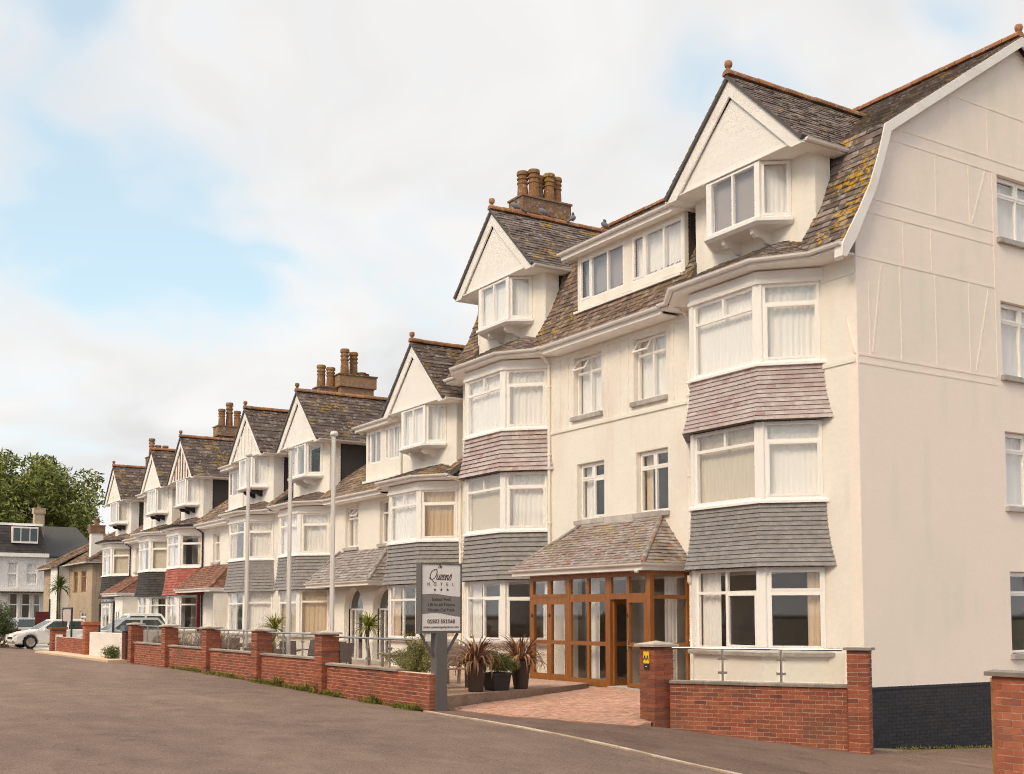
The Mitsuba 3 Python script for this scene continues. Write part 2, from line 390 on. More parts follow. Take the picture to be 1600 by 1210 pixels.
def fcz(x, y):
    fx = np.interp(y, [17.05, 19.2, 21.05], [13.35, 12.0, 11.62]); k = np.clip((x - fx) / (16.7 - fx), 0, 1)
    return (1 - k) * (gz(min(x, fx), y) + .02) + k * .29


g = G(); xs, ys = np.linspace(11.6, 17, 19), np.linspace(17, 23, 21)
for i in range(18):
    for j in range(20):
        c = sbox(xs[i], ys[j], xs[i + 1], ys[j + 1]).intersection(FC)
        if c.area < 1e-4 or c.geom_type != 'Polygon': continue
        q = np.array(c.exterior.coords)[:-1]
        g.add([[a, b, fcz(a, b) - .004] for a, b in q], [[0, m, m + 1] for m in range(1, len(q) - 1)])
q = [(a, b) for a, b in ((11.62, 21.05), (12.0, 19.2), (13.35, 17.05), (13.75, 17.1))]
for (a, b), (c, d) in zip(q[:-1], q[1:]):
    for t in np.linspace(0, 1, 9)[:-1]:
        p1, p2 = (a + (c - a) * t, b + (d - b) * t), (a + (c - a) * (t + .125), b + (d - b) * (t + .125))
        g.quad((*p1, -.5), (*p2, -.5), (*p2, fcz(*p2)), (*p1, fcz(*p1)))
put('forecourt', g, 'paver', kind='structure')
ps = []
for i in range(-24, 64):                                         # pavers laid herringbone, lengths along two directions
    for j in range(-24, 64):
        s = .104
        m = (i - j) % 4
        if m == 0: r = (0, 0, 2, 1)
        elif m == 3: r = (0, 0, 1, 2)
        else: continue
        a, b = 11.2 + (i + j * 0) * s, 16.6 + j * s
        c = sbox(a + .004, b + .004, a + r[2] * s - .004, b + r[3] * s - .004)
        c = affinity.rotate(c, 20, origin=(13, 19))
        if not FC.contains(c): continue
        q = np.array(c.exterior.coords)[:-1]; h = rng.uniform(.004, .008)
        V = [[x, y, fcz(x, y) + h] for x, y in q] + [[x, y, fcz(x, y) - .01] for x, y in q]
        ps.append((V, [[0, 1, 2], [0, 2, 3]] + [[m, 4 + m, 4 + (m + 1) % 4] for m in range(4)] + [[m, 4 + (m + 1) % 4, (m + 1) % 4] for m in range(4)]))
pieces('forecourt', 'paver', ps, 'paver')

# terrace in front of the hotel and the guest house, a step up from the forecourt
TZ = .36
TR = Polygon([(11.62, 21.13), (15.4, 22.5), (16.95, 23.4), (18.0, 23.4), (18.0, 47), (11.2, 47), (11.2, 21.4)])
put('terrace', G().ext(TR, Fr((0, 0, 0), (1, 0, 0), (0, 1, 0)), -.4, TZ), 'terrace_paving', kind='structure')
put('side_terrace', G().ext(Polygon([(14.3, 17.1), (16.0, 14.45), (18.0, 15.85), (18, 20.9), (16.8, 20.9), (16.8, 17.7), (14.3, 17.35)]), Fr((0, 0, 0), (1, 0, 0), (0, 1, 0)), -.6, .31), 'stone_grey', kind='structure')
put('far_forecourt', G().ext(sbox(11.2, 47.05, 18, 82), Fr((0, 0, 0), (1, 0, 0), (0, 1, 0)), -.2, .37), 'stone_grey', kind='structure')


# ---------------------------------------------------------------- windows
def curtain(g, fr, u0, u1, v0, v1, w, kind):
    n = max(10, int((u1 - u0) / .028)); u = np.linspace(u0, u1, n); ph = rng.uniform(0, 6)
    if kind == 'flat': d = .002 * np.sin(u * 9)
    elif kind == 'blind': d = .022 * (2 * np.abs((u / .11 + ph) % 1 - .5))
    else: d = .022 * np.sin(u * 2 * np.pi / .13 + 1.5 * np.sin(u * 7 + ph) + ph) + .012 * np.sin(u * 31 + ph)
    a = fr.p(np.column_stack([u, np.full(n, v0), w + d])); b = fr.p(np.column_stack([u, np.full(n, v1), w + d * .8]))
    g.add(np.vstack([a, b]), [[i, i + 1, n + i + 1, n + i] for i in range(n - 1)])


def window(key, fr, u0, u1, v0, v1, low=1, top=None, nt=None, w=-.07, sash=(), drape='net', mat='upvc', b=.055, open_top=None, detail=True, low_x=None):
    """key: the part; frame, pane(s) and curtain are its pieces. low/nt: lights below and above the transom; sash: indices of lower lights with a sash"""
    g = G(); d = .07
    vt = v1 if top is None else v1 - top
    for a in ((u0, u1, v0, v0 + b), (u0, u1, v1 - b, v1), (u0, u0 + b, v0 + b, v1 - b), (u1 - b, u1, v0 + b, v1 - b)): fr.box(g, *a, w - d, w)
    cells = []
    lo = np.linspace(u0 + b / 2, u1 - b / 2, low + 1) if low_x is None else np.array([u0 + b / 2, *[u0 + x * (u1 - u0) for x in low_x], u1 - b / 2])
    rows = [(lo, v0 + b / 2, vt)]
    if top is not None:
        rows.append((np.linspace(u0 + b / 2, u1 - b / 2, (nt or low) + 1), vt, v1 - b / 2))
        fr.box(g, u0 + b, u1 - b, vt - b * .55, vt + b * .55, w - d, w + .004)
    for r, (xs, a0, a1) in enumerate(rows):
        for x in xs[1:-1]: fr.box(g, x - b * .5, x + b * .5, (v0 + b) if r == 0 else vt + b * .55, (vt - b * .55 if top is not None else v1 - b) if r == 0 else v1 - b, w - d, w + .002)
        for i in range(len(xs) - 1):
            c = (xs[i] + b / 2, xs[i + 1] - b / 2, a0 + b / 2, a1 - b / 2)
            if r == 0 and i in sash or (r == 1 and 't' in sash):
                e = .04; op = .018
                for q in ((c[0] - .008, c[1] + .008, c[2] - .008, c[2] + e), (c[0] - .008, c[1] + .008, c[3] - e, c[3] + .008), (c[0] - .008, c[0] + e, c[2] + e, c[3] - e), (c[1] - e, c[1] + .008, c[2] + e, c[3] - e)):
                    fr.box(g, *q, w - .03, w + op)
                c = (c[0] + e, c[1] - e, c[2] + e, c[3] - e)
            if r == 1 and open_top == i:
                an = math.radians(32); top_c = (c[0] - .02, c[3] + .02); H = c[3] - c[2] + .04
                f2 = Fr(fr.p([c[0] - .02, c[3] + .02, w + .01])[0], fr.u, fr.v * math.cos(an) - fr.n * math.sin(an)); W = c[1] - c[0] + .04
                for q in ((0, W, -.045, 0), (0, W, -H, -H + .045), (0, .045, -H + .045, -.045), (W - .045, W, -H + .045, -.045)): f2.box(g, *q, -.02, .02)
                pg = G().quad(*f2.p([[.04, -H + .04, 0], [W - .04, -H + .04, 0], [W - .04, -.04, 0], [.04, -.04, 0]]))
                put(K(key + '__pane'), pg, 'glass'); continue
            cells.append(c)
    put(key + '__frame', g, mat)
    pg = G()
    for c in cells:
        q = fr.p([[c[0] - .004, c[2] - .004, w - .03], [c[1] + .004, c[2] - .004, w - .03], [c[1] + .004, c[3] + .004, w - .03], [c[0] - .004, c[3] + .004, w - .03]])
        if detail: put(K(key + '__pane'), G().quad(*q), 'glass')
        else: pg.quad(*q)
    if not detail: put(key + '__glazing', pg, 'glass')
    if drape:
        cg = G(); cm = {'net': 'net', 'drape': 'drape', 'blind': 'blind', 'blindw': 'net', 'sides': 'drape', 'netsides': 'net', 'lowblind': 'blind', 'left': 'net', 'right': 'drape', 'dim_room_sheet': 'dim_room_sheet'}[drape]
        W = u1 - u0; z0, z1 = v0 + .03, v1 - .03
        if drape in ('sides', 'netsides'):
            curtain(cg, fr, u0 + .02, u0 + .24 * W, z0, z1, w - .18, 'net'); curtain(cg, fr, u1 - .24 * W, u1 - .02, z0, z1, w - .18, 'net')
        elif drape == 'left': curtain(cg, fr, u0 + .02, u0 + .32 * W, z0, z1, w - .18, 'net')
        elif drape == 'right': curtain(cg, fr, u1 - .30 * W, u1 - .02, z0, z1, w - .18, 'net')
        else: curtain(cg, fr, u0 - .03, u1 + .03, z0, z1, w - .18, 'blind' if 'blind' in drape else 'flat' if drape == 'dim_room_sheet' else 'net')
        put(key + '__curtain', cg, cm, smooth=True)  # the flat grey kind is not cloth but painted room shade


def facade(o, yaw=0):
    """frame of a wall that faces the road (-x): u runs to the right as seen from the road"""
    return Fr(o, (0, -1, 0))


# ---------------------------------------------------------------- houses
BAY = [(18.02, 1.99), (17.1, 1.05), (17.1, -1.05), (18.02, -1.99)]       # outline of a bay (x, v), from its far to its near end


def offset_path(path, d):
    p = np.asarray(path, float); t = np.diff(p, axis=0); t /= np.linalg.norm(t, axis=1, keepdims=True)
    n = np.stack([t[:, 1], -t[:, 0]], 1)
    m = np.vstack([n[:1], (n[1:] + n[:-1]) / (1 + (n[1:] * n[:-1]).sum(1))[:, None], n[-1:]])
    return p + d * m


def ridge(holder, p, q, mat='ridge_clay', r=.11, limit=40, stuff=True, seg=.42):
    p, q = np.asarray(p, float), np.asarray(q, float); L = np.linalg.norm(q - p); n = max(1, int(L / seg)); d = (q - p) / n
    s = np.cross(d, (0, 0, 1)); s /= np.linalg.norm(s); up = np.cross(s, d); up /= np.linalg.norm(up); out = []
    for i in range(n):
        a, b = p + d * (i + .015), p + d * (i + .985); an = np.linspace(-.25, math.pi + .25, 8); j = rng.uniform(-.008, .008)
        ring = lambda c, rr: [c + s * rr * math.cos(t) * 1.15 + up * (rr * math.sin(t) + j) for t in an]
        V = ring(a, r) + ring(b, r * .96)
        F = [[k, k + 1, 8 + k + 1, 8 + k] for k in range(7)] + [[0, 7, 15, 8]]
        V = np.vstack([V, a, b]); Fq = np.array(F)
        T3 = [[k, 16, k + 1] for k in range(7)] + [[8 + k, 8 + k + 1, 17] for k in range(7)]
        out.append((V, np.vstack([Fq[:, [0, 1, 2]], Fq[:, [0, 2, 3]], T3])))
    pieces(holder, 'ridge_tile', out, mat, limit)


def chimney(key, c, w, d, z0, z1, pots, mat='chimney_brick', band='chimney_brick', stack=None):
    g = G(); g.box(c[0] - d / 2, c[0] + d / 2, c[1] - w / 2, c[1] + w / 2, z0, z1 - .55)
    put(key + '__stack', g, stack or mat)
    g = G(); o = .09
    g.box(c[0] - d / 2 - o, c[0] + d / 2 + o, c[1] - w / 2 - o, c[1] + w / 2 + o, z1 - .55, z1 - .06); g.box(c[0] - d / 2 - o - .04, c[0] + d / 2 + o + .04, c[1] - w / 2 - o - .04, c[1] + w / 2 + o + .04, z1 - .06, z1)
    put(key + '__cap', g, band)
    for (dx, dy, h, m) in pots:
        r = .175
        put(K(key + '__pot'), G().lathe((c[0] + dx, c[1] + dy, z1 - .02), [(r * 1.1, 0), (r * 1.02, h * .3), (r * .92, h * .55), (r * 1.08, h * .57), (r * 1.08, h * .62), (r * .92, h * .63), (r * .92, h * .7), (r * 1.1, h * .72), (r * 1.1, h * .77), (r * .93, h * .78), (r * .93, h * .85), (r * 1.15, h * .87), (r * 1.15, h * .96), (r * 1.02, h), (r * .8, h), (r * .8, h - .2), (0, h - .2)], 14), m, smooth=35)


def bay(key, v0, xo, yc, floors, tiles, spec, shift, trim='white_trim', base='cream', eave='white_trim', tile_limit=0, frame='upvc', sill_m='white_trim'):
    """floors: list of (sill, head) of the windows; aprons hang between them"""
    P = [(x + xo, yc + v0 + v) for x, v in BAY]
    top = floors[-1][1]
    WP = P
    e0, e1 = np.array(P[0]) - np.array(P[1]), np.array(P[-1]) - np.array(P[-2])
    P = [tuple(np.array(P[0]) + .16 * e0 / np.linalg.norm(e0)), P[1], P[2], tuple(np.array(P[-1]) + .16 * e1 / np.linalg.norm(e1))]
    # rendered base
    put(key + '__base', G().sweep(P, [(0, -.9), (0, floors[0][0] - .10), (-.25, floors[0][0] - .10), (-.25, -.9)]), base)
    put(key + '__sill', G().sweep(P, [(-.2, floors[0][0] - .10), (.13, floors[0][0] - .10), (.14, floors[0][0] - .02), (.0, floors[0][0] + .015), (-.2, floors[0][0] + .015)]), 'stone_grey')
    for k, (s, h) in enumerate(floors):
        if k: put(K(f'{key}__sill_board'), G().sweep(P, [(-.2, s - .03), (.09, s - .03), (.09, s + .02), (.02, s + .06), (-.2, s + .06)]), frame)
        s1 = s + (.06 if k else .015)
        for i in (1, 2):                                           # corner posts
            n = offset_path(P, 0)[i]; o = offset_path(P, -.11)[i]
            m = np.array([(n[0] + o[0]) / 2, (n[1] + o[1]) / 2]); a = math.atan2(o[1] - n[1], o[0] - n[0])
            put(K(f'{key}__corner_post'), G().obox((m[0], m[1], (s1 + h) / 2), (.07 * math.cos(a), .07 * math.sin(a), 0), (-.095 * math.sin(a), .095 * math.cos(a), 0), (0, 0, (h - s1) / 2)), frame)
    # windows of the faces
    k = 0
    for lev, (s, h) in enumerate(floors):
        s1 = s + (.06 if lev else .015)
        for i, face in enumerate(('far', 'front', 'near')):
            a, b = np.array(WP[i]), np.array(WP[i + 1]); L = np.linalg.norm(b - a); fr = Fr((a[0], a[1], 0), (b[0] - a[0], b[1] - a[1], 0))
            sp = spec[lev]
            o = dict(sp['front'] if face == 'front' else sp['side'])
            e = .10
            wk = K(key.rsplit('__', 1)[0] + '__bay_window')
            window(wk, fr, e if i else .06, L - e if i < 2 else L - .06, s1, h, w=-.005, b=.06, mat=frame, **o)
    # aprons of hanging tiles
    for lev in range(1, len(floors)):
        z1, z0 = floors[lev][0] - .03, floors[lev - 1][1] + .02
        H = z1 - z0; gauge = .092 if tile_limit else .125; lip = .032 if tile_limit else .05; rows = int(round(H / gauge)); gauge = H / rows; ps = []
        off = lambda z: .015 + .17 * max(0, (z1 - z) / H) ** 2.2
        for r in range(rows):
            zt, zb = z1 - r * gauge + (.035 if r else 0), z1 - (r + 1) * gauge
            pt, pb = offset_path(P, off(zt) - .004), offset_path(P, off(zb) + lip); pi = offset_path(P, off(zb) + lip - .013)
            for i in range(3):
                L = np.linalg.norm(np.array(P[i + 1]) - P[i]); n = max(2, int(round(L / .19)))
                cuts = (np.arange(n + 1) - (.5 if r % 2 else 0)) / n; cuts = np.clip(np.append(cuts, 1), 0, 1)
                for a, b in zip(cuts[:-1], cuts[1:]):
                    if b - a < .03: continue
                    a2, b2 = a + (.0008 / L if a > 0 else 0), b - (.0008 / L if b < 1 else 0); j = rng.uniform(-.002, .002)
                    q = lambda path, t, z: [*(path[i] * (1 - t) + path[i + 1] * t), z]
                    V = [q(pt, a2, zt), q(pt, b2, zt), q(pb, b2, zb + j), q(pb, a2, zb + j), q(pi, b2, zb + j), q(pi, a2, zb + j)]
                    ps.append((V, [[0, 3, 2], [0, 2, 1], [3, 5, 4], [3, 4, 2], [0, 5, 3], [1, 2, 4], [0, 4, 5], [0, 1, 4]]))
        ak = K(key.rsplit('__', 1)[0] + '__apron')
        put(ak + '__backing', G().sweep(P, [(off(z1) - .01, z1), (off(z1 - H * .5) - .01, z1 - H * .5), (off(z0) - .012, z0), (-.2, z0), (-.2, z1)]), 'lead')
        pieces(ak, 'tile', ps, tiles[lev - 1], tile_limit[lev - 1] if isinstance(tile_limit, list) else tile_limit, 'hanging_tiles')
    # frieze below the eaves
    put(key + '__frieze', G().sweep(P, [(-.2, top), (.07, top), (.07, top + .06), (.04, top + .08), (.04, top + .27), (-.2, top + .27)]), trim)


def gutter(key, path, z, mat='white_trim', r=.065, soffit=.0):
    a = np.linspace(math.pi, 2 * math.pi, 7)
    prof = [(r + r * math.cos(t), z + r * math.sin(t)) for t in a] + [(2 * r + .012, z + .012), (-.005, z + .012)]
    put(key, G().sweep(path, prof), mat)


LOWPROF = [(17.42, 9.27), (17.9, 9.66), (18.59, 10.2), (19.1, 10.56), (19.63, 10.92), (21.0, 11.86), (24.2, 14.05)]
PROFILE = [(17.42, 9.27), (17.62, 9.60), (17.92, 10.06), (18.24, 10.62), (18.52, 11.30), (18.74, 11.98), (23.42, 15.06)]


def building(keys, yc, xo, zs, wall, roofm, gables, limits, ends, half=7.75, ho=5.05, gut='white_trim', soffit='white_trim', low=(-3.2, 3.2), dormer=True, barge='white_trim', ridge_limit=0, cheek='cheek_slate', bargem=None, prof=None):
    """walls, roofs, gabled dormers of a double-fronted block; keys: thing of the near (v<0) and of the far half"""
    Q = lambda x, v, z: (x + xo, yc + v, z + zs)
    K2 = lambda v: keys[0] if v < 0 else keys[1]
    PR = prof or PROFILE; vx = 19.1 if prof is None else 20.9; rx = 21.9 if prof is None else 24.2
    same = keys[0] == keys[1]
    for s in (-1, 1):                                                  # gabled dormers
        v0 = s * ho; key = K2(s); D = K(key + '__gable_dormer'); bm = (bargem or {}).get(s, barge); wm = wall[s]
        fr = facade(Q(18.0, v0, 0))
        hole = sbox(-1.2, 10.46, 1.2, 11.62)
        put(D + '__wall', G().ext(sbox(-1.87, 9.35, 1.87, 11.72).difference(hole), fr, -.2, 0), wm)
        for t in (-1, 1):
            put(K(D + '__side_return'), G().box(*sorted((Q(18.2, 0, 0)[0], Q(18.45, 0, 0)[0])), yc + v0 + t * 1.77 - .1, yc + v0 + t * 1.77 + .1, 9.6 + zs, 11.72 + zs), wm)
            put(K(D + '__slated_cheek'), G().box(18.45 + xo, 21.0 + xo, yc + v0 + t * 1.72 - .1, yc + v0 + t * 1.72 + .1, 9.6 + zs, 11.72 + zs), cheek)
        # oriel
        OR = [(18.0, 1.22), (17.42, .78), (17.42, -.78), (18.0, -1.22)]
        P = [Q(x, v0 + v, 0)[:2] for x, v in OR]
        put(D + '__oriel_sill', G().sweep(P, [(-.9, 10.30 + zs), (.02, 10.30 + zs), (.10, 10.36 + zs), (.10, 10.43 + zs), (0, 10.46 + zs), (-.9, 10.46 + zs)]), 'white_trim')
        for t in (-.45, .45):
            y = yc + v0 + t
            put(K(D + '__bracket'), G().ext(Polygon([(0, 0), (.50, 0), (.50, -.10), (.40, -.17), (.25, -.16), (.1, -.26), (0, -.27)]), Fr((18.0 + xo, y - .05, 10.30 + zs), (-1, 0, 0)), -.05, .05), gables[s].get('bracket', 'white_trim'))
        for i in (1, 2):
            n = np.array(P[i])
            put(K(D + '__oriel_post'), G().box(n[0] - .005, n[0] + .115, n[1] - .06, n[1] + .06, 10.46 + zs, 11.68 + zs), 'upvc')
        for i in range(3):
            a, b = np.array(P[i]), np.array(P[i + 1]); L = np.linalg.norm(b - a); f2 = Fr((a[0], a[1], 0), (b[0] - a[0], b[1] - a[1], 0))
            window(K(D.rsplit('__', 1)[0] + '__oriel_window'), f2, .05 if i else .02, L - .05 if i < 2 else L - .02, 10.46 + zs, 11.68 + zs, low=2 if i == 1 else 1, w=0, b=.05, sash=(0,) if i != 1 else (), drape=gables[s].get('drape', 'net') if i == 1 else gables[s].get('side', gables[s].get('drape', 'net')), detail=gables[s].get('detail', True))
        g = G(); g.box(19.0 + xo, 19.06 + xo, yc + v0 - 1.68, yc + v0 + 1.68, 9.5 + zs, 11.68 + zs); g.box(18.21 + xo, 19.0 + xo, yc + v0 - 1.60, yc + v0 + 1.60, 9.4 + zs, 9.5 + zs)
        put(D + '__room_partition', g, 'room')
        # gable: boards, barge boards, soffit
        xg = 17.36; pk, ft, hw = 13.80, 11.72, 2.12
        fr = facade(Q(xg, v0, zs * 0))
        tri = Polygon([(-hw + .30, ft), (hw - .30, ft), (0, pk - .42)])
        nb = gables[s].get('boards', 10); bs_ = []
        GK = K(key + '__gable')
        for i in range(nb):
            a = ft + (pk - .42 - ft) * i / nb; b = ft + (pk - .42 - ft) * (i + 1) / nb
            c = tri.intersection(sbox(-3, a, 3, b))
            if not c.is_empty: bs_.append(plate(affinity.translate(c, 0, zs), Fr(Q(xg + .10, v0, -zs), (0, -1, 0)), lambda u, v, a=a, b=b: .022 - .003 * (v - zs - a) / (b - a), -.03))
        pieces(GK, 'board', bs_, gables[s].get('mat', 'gable_paint'), 12)
        if gables[s].get('studs'):
            g = G(); f2 = facade(Q(xg + .075, v0, 0))
            for u in np.linspace(-1.1, 1.1, 6): f2.box(g, u - .05, u + .05, ft, ft + (pk - .5 - ft) * (1 - abs(u) / (hw - .25)), 0, .03)
            put(GK + '__studs', g, gables[s]['studs'])
        g = G(); L = math.hypot(hw, pk - ft)
        g.ext(Polygon([(-hw - .04, ft - .10), (-hw + .30, ft - .10), (0, pk - .40), (hw - .30, ft - .10), (hw + .04, ft - .10), (0, pk + .04)]), fr, -.045, 0)
        put(GK + '__barge_board', g, bm)
        g = G(); g.box(xg + .02 + xo, 18.15 + xo, yc + v0 - hw + .28, yc + v0 + hw - .28, 11.70 + zs, 11.725 + zs)
        for t in (-1, 1): g.box(xg + .02 + xo, vx + .8 + xo, *sorted((yc + v0 + t * (hw - .28), yc + v0 + t * (hw + .03))), 11.62 + zs, 11.70 + zs)
        put(GK + '__soffit', g, soffit)
        for t in (-1, 1):
            e = .04 * t
            pth = [Q(vx + .4, v0 + t * (hw + .03), 0)[:2], Q(17.4, v0 + t * (hw + .03), 0)[:2]]
            gutter(K(GK + '__gutter'), pth if t > 0 else pth[::-1], 11.70 + zs, gut, .055)
        # gable roof slopes
        for t in (-1, 1):
            eL, eR = Q(17.30, v0 + t * (hw + .06), 11.72), Q(vx, v0 + t * (hw + .06), 11.72); rL, rR = Q(17.30, v0, 13.86), Q(rx, v0, 13.86)
            f2, poly = quadframe(eR, eL, rL, rR) if t > 0 else quadframe(eL, eR, rR, rL)
            put(K(GK + '__roof_deck'), G().ext(poly, f2, -.06, -.006), 'lead')
            pieces(GK, 'slate', slates(poly, f2, **roofm['opt']), roofm['mat'], limits.get(('gable', s, t), 0), 'roof_slates')
        ridge(GK, Q(17.28, v0, 13.90), Q(rx - .1, v0, 13.90), limit=ridge_limit)
        put(GK + '__finial', G().lathe(Q(17.36, v0, 13.90), [(.07, 0), (.05, .09), (.042, .14), (.08, .17), (.092, .23), (.08, .29), (.0, .32)], 12), 'ridge_clay', smooth=True)
        # eaves of the bay and its little roof
        zE = 9.21
        oe = abs(ends[0] if s < 0 else ends[1]) - ho
        BP = [(17.45, oe if s > 0 else 2.53), (17.45, 2.22), (16.78, 1.24), (16.78, -1.24), (17.45, -2.22), (17.45, -oe if s < 0 else -2.53)]
        bp = [Q(x, v0 + v, 0)[:2] for x, v in BP]
        mk = gables[s].get('gut', gut)
        lim = 7.93 - ho if ends[2] is None and abs(oe + ho) > 7.94 else oe
        bs2 = [Q(x, v0 + max(-lim, min(lim, v)), 0)[:2] for x, v in BP] if (s < 0 and abs(ends[0]) > 7.94) else bp
        gutter(key + '__bay_gutter' if not same else K(key + '__bay_gutter'), bp, zE + .09 + zs, mk)
        put(K(key + '__bay_soffit'), G().sweep(bs2, [(-.0, zE - .03 + zs), (-.0, zE + .09 + zs), (-.05, zE + .09 + zs), (-.1, zE + zs), (-1.1, zE + zs), (-1.1, zE - .03 + zs)]), soffit)
        for t in (-1, 1):
            y = yc + v0 + t * 2.22; put(K(key + '__soffit_board'), G().box(17.42 + xo, 18.0 + xo, y - .34, y + .34, zE - .018 + zs, zE - .004 + zs), soffit)
        ps = []; sl = .53 if prof is None else .36; zt = 9.33 + sl * 1.25; za = 9.33 + sl * .558
        for (a, b, c, d) in (((16.75, 1.26, 9.33), (16.75, -1.26, 9.33), (18.0, -.873, zt), (18.0, .873, zt)), ((16.75, -1.26, 9.33), (17.42, -2.24, 9.33), (18.0, -2.1, za), (18.0, -.873, zt)), ((17.42, 2.24, 9.33), (16.75, 1.26, 9.33), (18.0, .873, zt), (18.0, 2.1, za))):
            f2, poly = quadframe(*[Q(q[0], v0 + q[1], q[2]) for q in (a, b, c, d)])
            ps += slates(poly, f2, **roofm['opt'])
        rk = K(key + '__bay_roof')
        pieces(rk, 'slate', ps, roofm['mat'], limits.get(('bay', s), 0), 'roof_slates')
    # main roof
    for h, (a, b) in ({(-1): (ends[0], 0), 1: (0, ends[1])} if not same else {0: (ends[0], ends[1])}).items():
        key = K2(h) if h else keys[0]; R = key + '__roof'
        spans = [(ends[0], -ho - 1.8), (low[0], low[1]), (ho + 1.8, ends[1])]
        for (c, d) in spans:
            c, d = max(a, c), min(b, d)
            if d - c < .05: continue
            for i in range(5):
                (x0, z0), (x1, z1) = PR[i], PR[i + 1]
                f2, poly = quadframe(Q(x0, d, z0), Q(x0, c, z0), Q(x1, c, z1), Q(x1, d, z1))
                put(K(R + '__deck'), G().ext(poly, f2, -.12, -.004), 'lead')
                pieces(R, 'slate', slates(poly, f2, **roofm['opt']), roofm.get('lichen', roofm.get('low')) if c < -ho else roofm.get('low', roofm['mat']), limits.get('low', 0) if c < -ho else limits.get('mid', 0), 'roof_slates')
        (x0, z0), (x1, z1) = PR[5], PR[6]
        f2, poly = quadframe(Q(x0, b, z0), Q(x0, a, z0), Q(x1, a, z1), Q(x1, b, z1))
        put(K(R + '__deck'), G().ext(poly, f2, -.12, -.02), 'lead')
        near = poly if ends[2] is None else poly
        pieces(R, 'slate', slates(poly, f2, **roofm['opt']), roofm['mat'], limits.get('up', 0), 'roof_slates')
        g = G(); g.quad(Q(x1, a, z1), Q(28.1, a, 11.9), Q(28.1, b, 11.98), Q(x1, b, z1)); g.quad(Q(28.1, a, 11.98), Q(29.4, a, 9.25), Q(29.4, b, 9.25), Q(28.1, b, 11.98))
        put(R + '__rear_slope', g, 'slate')
        ridge(R, Q(x1, a, z1 + .05), Q(x1, b, z1 + .05), limit=ridge_limit)
        # middle eaves
        c, d = max(a, -(ho - 2.535)), min(b, ho - 2.535)
        pth = [Q(17.45, d, 0)[:2], Q(17.45, c, 0)[:2]]
        gutter(K(key + '__main_gutter'), pth, 9.27 + zs, gut)
        put(K(key + '__main_soffit'), G().sweep(pth, [(0, 9.10 + zs), (0, 9.27 + zs), (-.04, 9.27 + zs), (-.08, 9.13 + zs), (-.6, 9.13 + zs), (-.6, 9.10 + zs)]), soffit)
    # flat roofed dormer over the middle
    if dormer:
        key = keys[0]; D = key + '__flat_dormer'
        dv0, dv1 = dormer if isinstance(dormer, tuple) else (-2.83, 1.55)
        fr = facade(Q(17.95, 0, 0)); zb, zt = 10.12, 11.60
        m = (-dv0 - dv1) / 2
        wins = [(-dv1 + .08, m - .16), (m + .16, -dv0 - .08)] if dv1 - dv0 > 2.3 else [(-dv1 + .08, -dv0 - .08)]
        face = sbox(-dv1, zb if prof is None else 9.7, -dv0, zt)
        for u0, u1 in wins: face = face.difference(sbox(u0, 10.34, u1, 11.50))
        put(D + '__front', G().ext(face, fr, -.12, 0), wall.get('dormer', 'white_trim'))
        for (u0, u1), dk in zip(wins, ('dim_room_sheet', 'net')):
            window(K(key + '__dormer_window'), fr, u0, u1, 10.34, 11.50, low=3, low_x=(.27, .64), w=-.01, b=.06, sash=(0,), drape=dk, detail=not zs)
        put(D + '__room_partition', G().box(18.9 + xo, 18.95 + xo, yc + dv0 + .12, yc + dv1 - .12, 9.9 + zs, zt + zs), 'room')
        g = G(); g.box(17.70 + xo, 21.5 + xo, yc + dv0 - .14, yc + dv1 + .36, zt + zs, zt + .08 + zs)
        g.box(17.66 + xo, 17.72 + xo, yc + dv0 - .15, yc + dv1 + .37, zt - .03 + zs, zt + .12 + zs)
        g.box(17.73 + xo, 19.6 + xo, yc + dv0 - .15, yc + dv0 - .10, zt - .03 + zs, zt + .12 + zs); g.box(17.73 + xo, 19.6 + xo, yc + dv1 + .32, yc + dv1 + .37, zt - .03 + zs, zt + .12 + zs)
        put(D + '__fascia', g, 'white_trim')
        gutter(D + '__gutter', [Q(17.66, dv1 + .42, 0)[:2], Q(17.66, dv0 - .16, 0)[:2]], zt + .135 + zs, gut, .06)
        g = G(); g.box(17.75 + xo, 22.0 + xo, yc + dv0 - .12, yc + dv1 + .34, zt + .08 + zs, zt + .15 + zs)
        put(D + '__flat_roof', g, 'lead')
        for v in (dv0 + .05, dv1 - .05): put(K(D + '__cheek'), G().box(18.07 + xo, (19.4 if prof is None else 21.2) + xo, yc + v - .05, yc + v + .05, 9.7 + zs, zt + zs), cheek)
        put(D + '__apron_flashing', G().box(17.80 + xo, 17.96 + xo, yc + dv0, yc + dv1, (10.03 if prof is None else 9.66) + zs, (10.09 if prof is None else 9.74) + zs), 'white_trim')


def front_wall(key, xo, y0, y1, z0, z1, holes, mat, extra=None):
    """wall facing the road between y0 and y1; holes as (ya, yb, za, zb)"""
    fr = facade((18.0 + xo, 0, 0)); p = sbox(-y1, z0, -y0, z1)
    if extra is not None: p = p.union(extra)
    for a, b, c, d in holes: p = p.difference(sbox(-b, c, -a, d))
    put(key + '__front_wall', G().ext(p, fr, -.28, 0), mat)
    return fr


def rooms(key, xo, y0, y1, levels, back=3.2):
    g = G()
    for z in levels: g.box(18.3 + xo, 18.3 + back + xo, y0 + .05, y1 - .05, z - .16, z)
    g.box(18.3 + back + xo, 18.4 + back + xo, y0 + .05, y1 - .05, levels[0], levels[-1])
    for y in np.linspace(y0 + .1, y1 - .1, 5): g.box(18.29 + xo, 18.3 + back + xo, y - .05, y + .05, levels[0], levels[-1])
    put(key + '__room_partition', g, 'room')


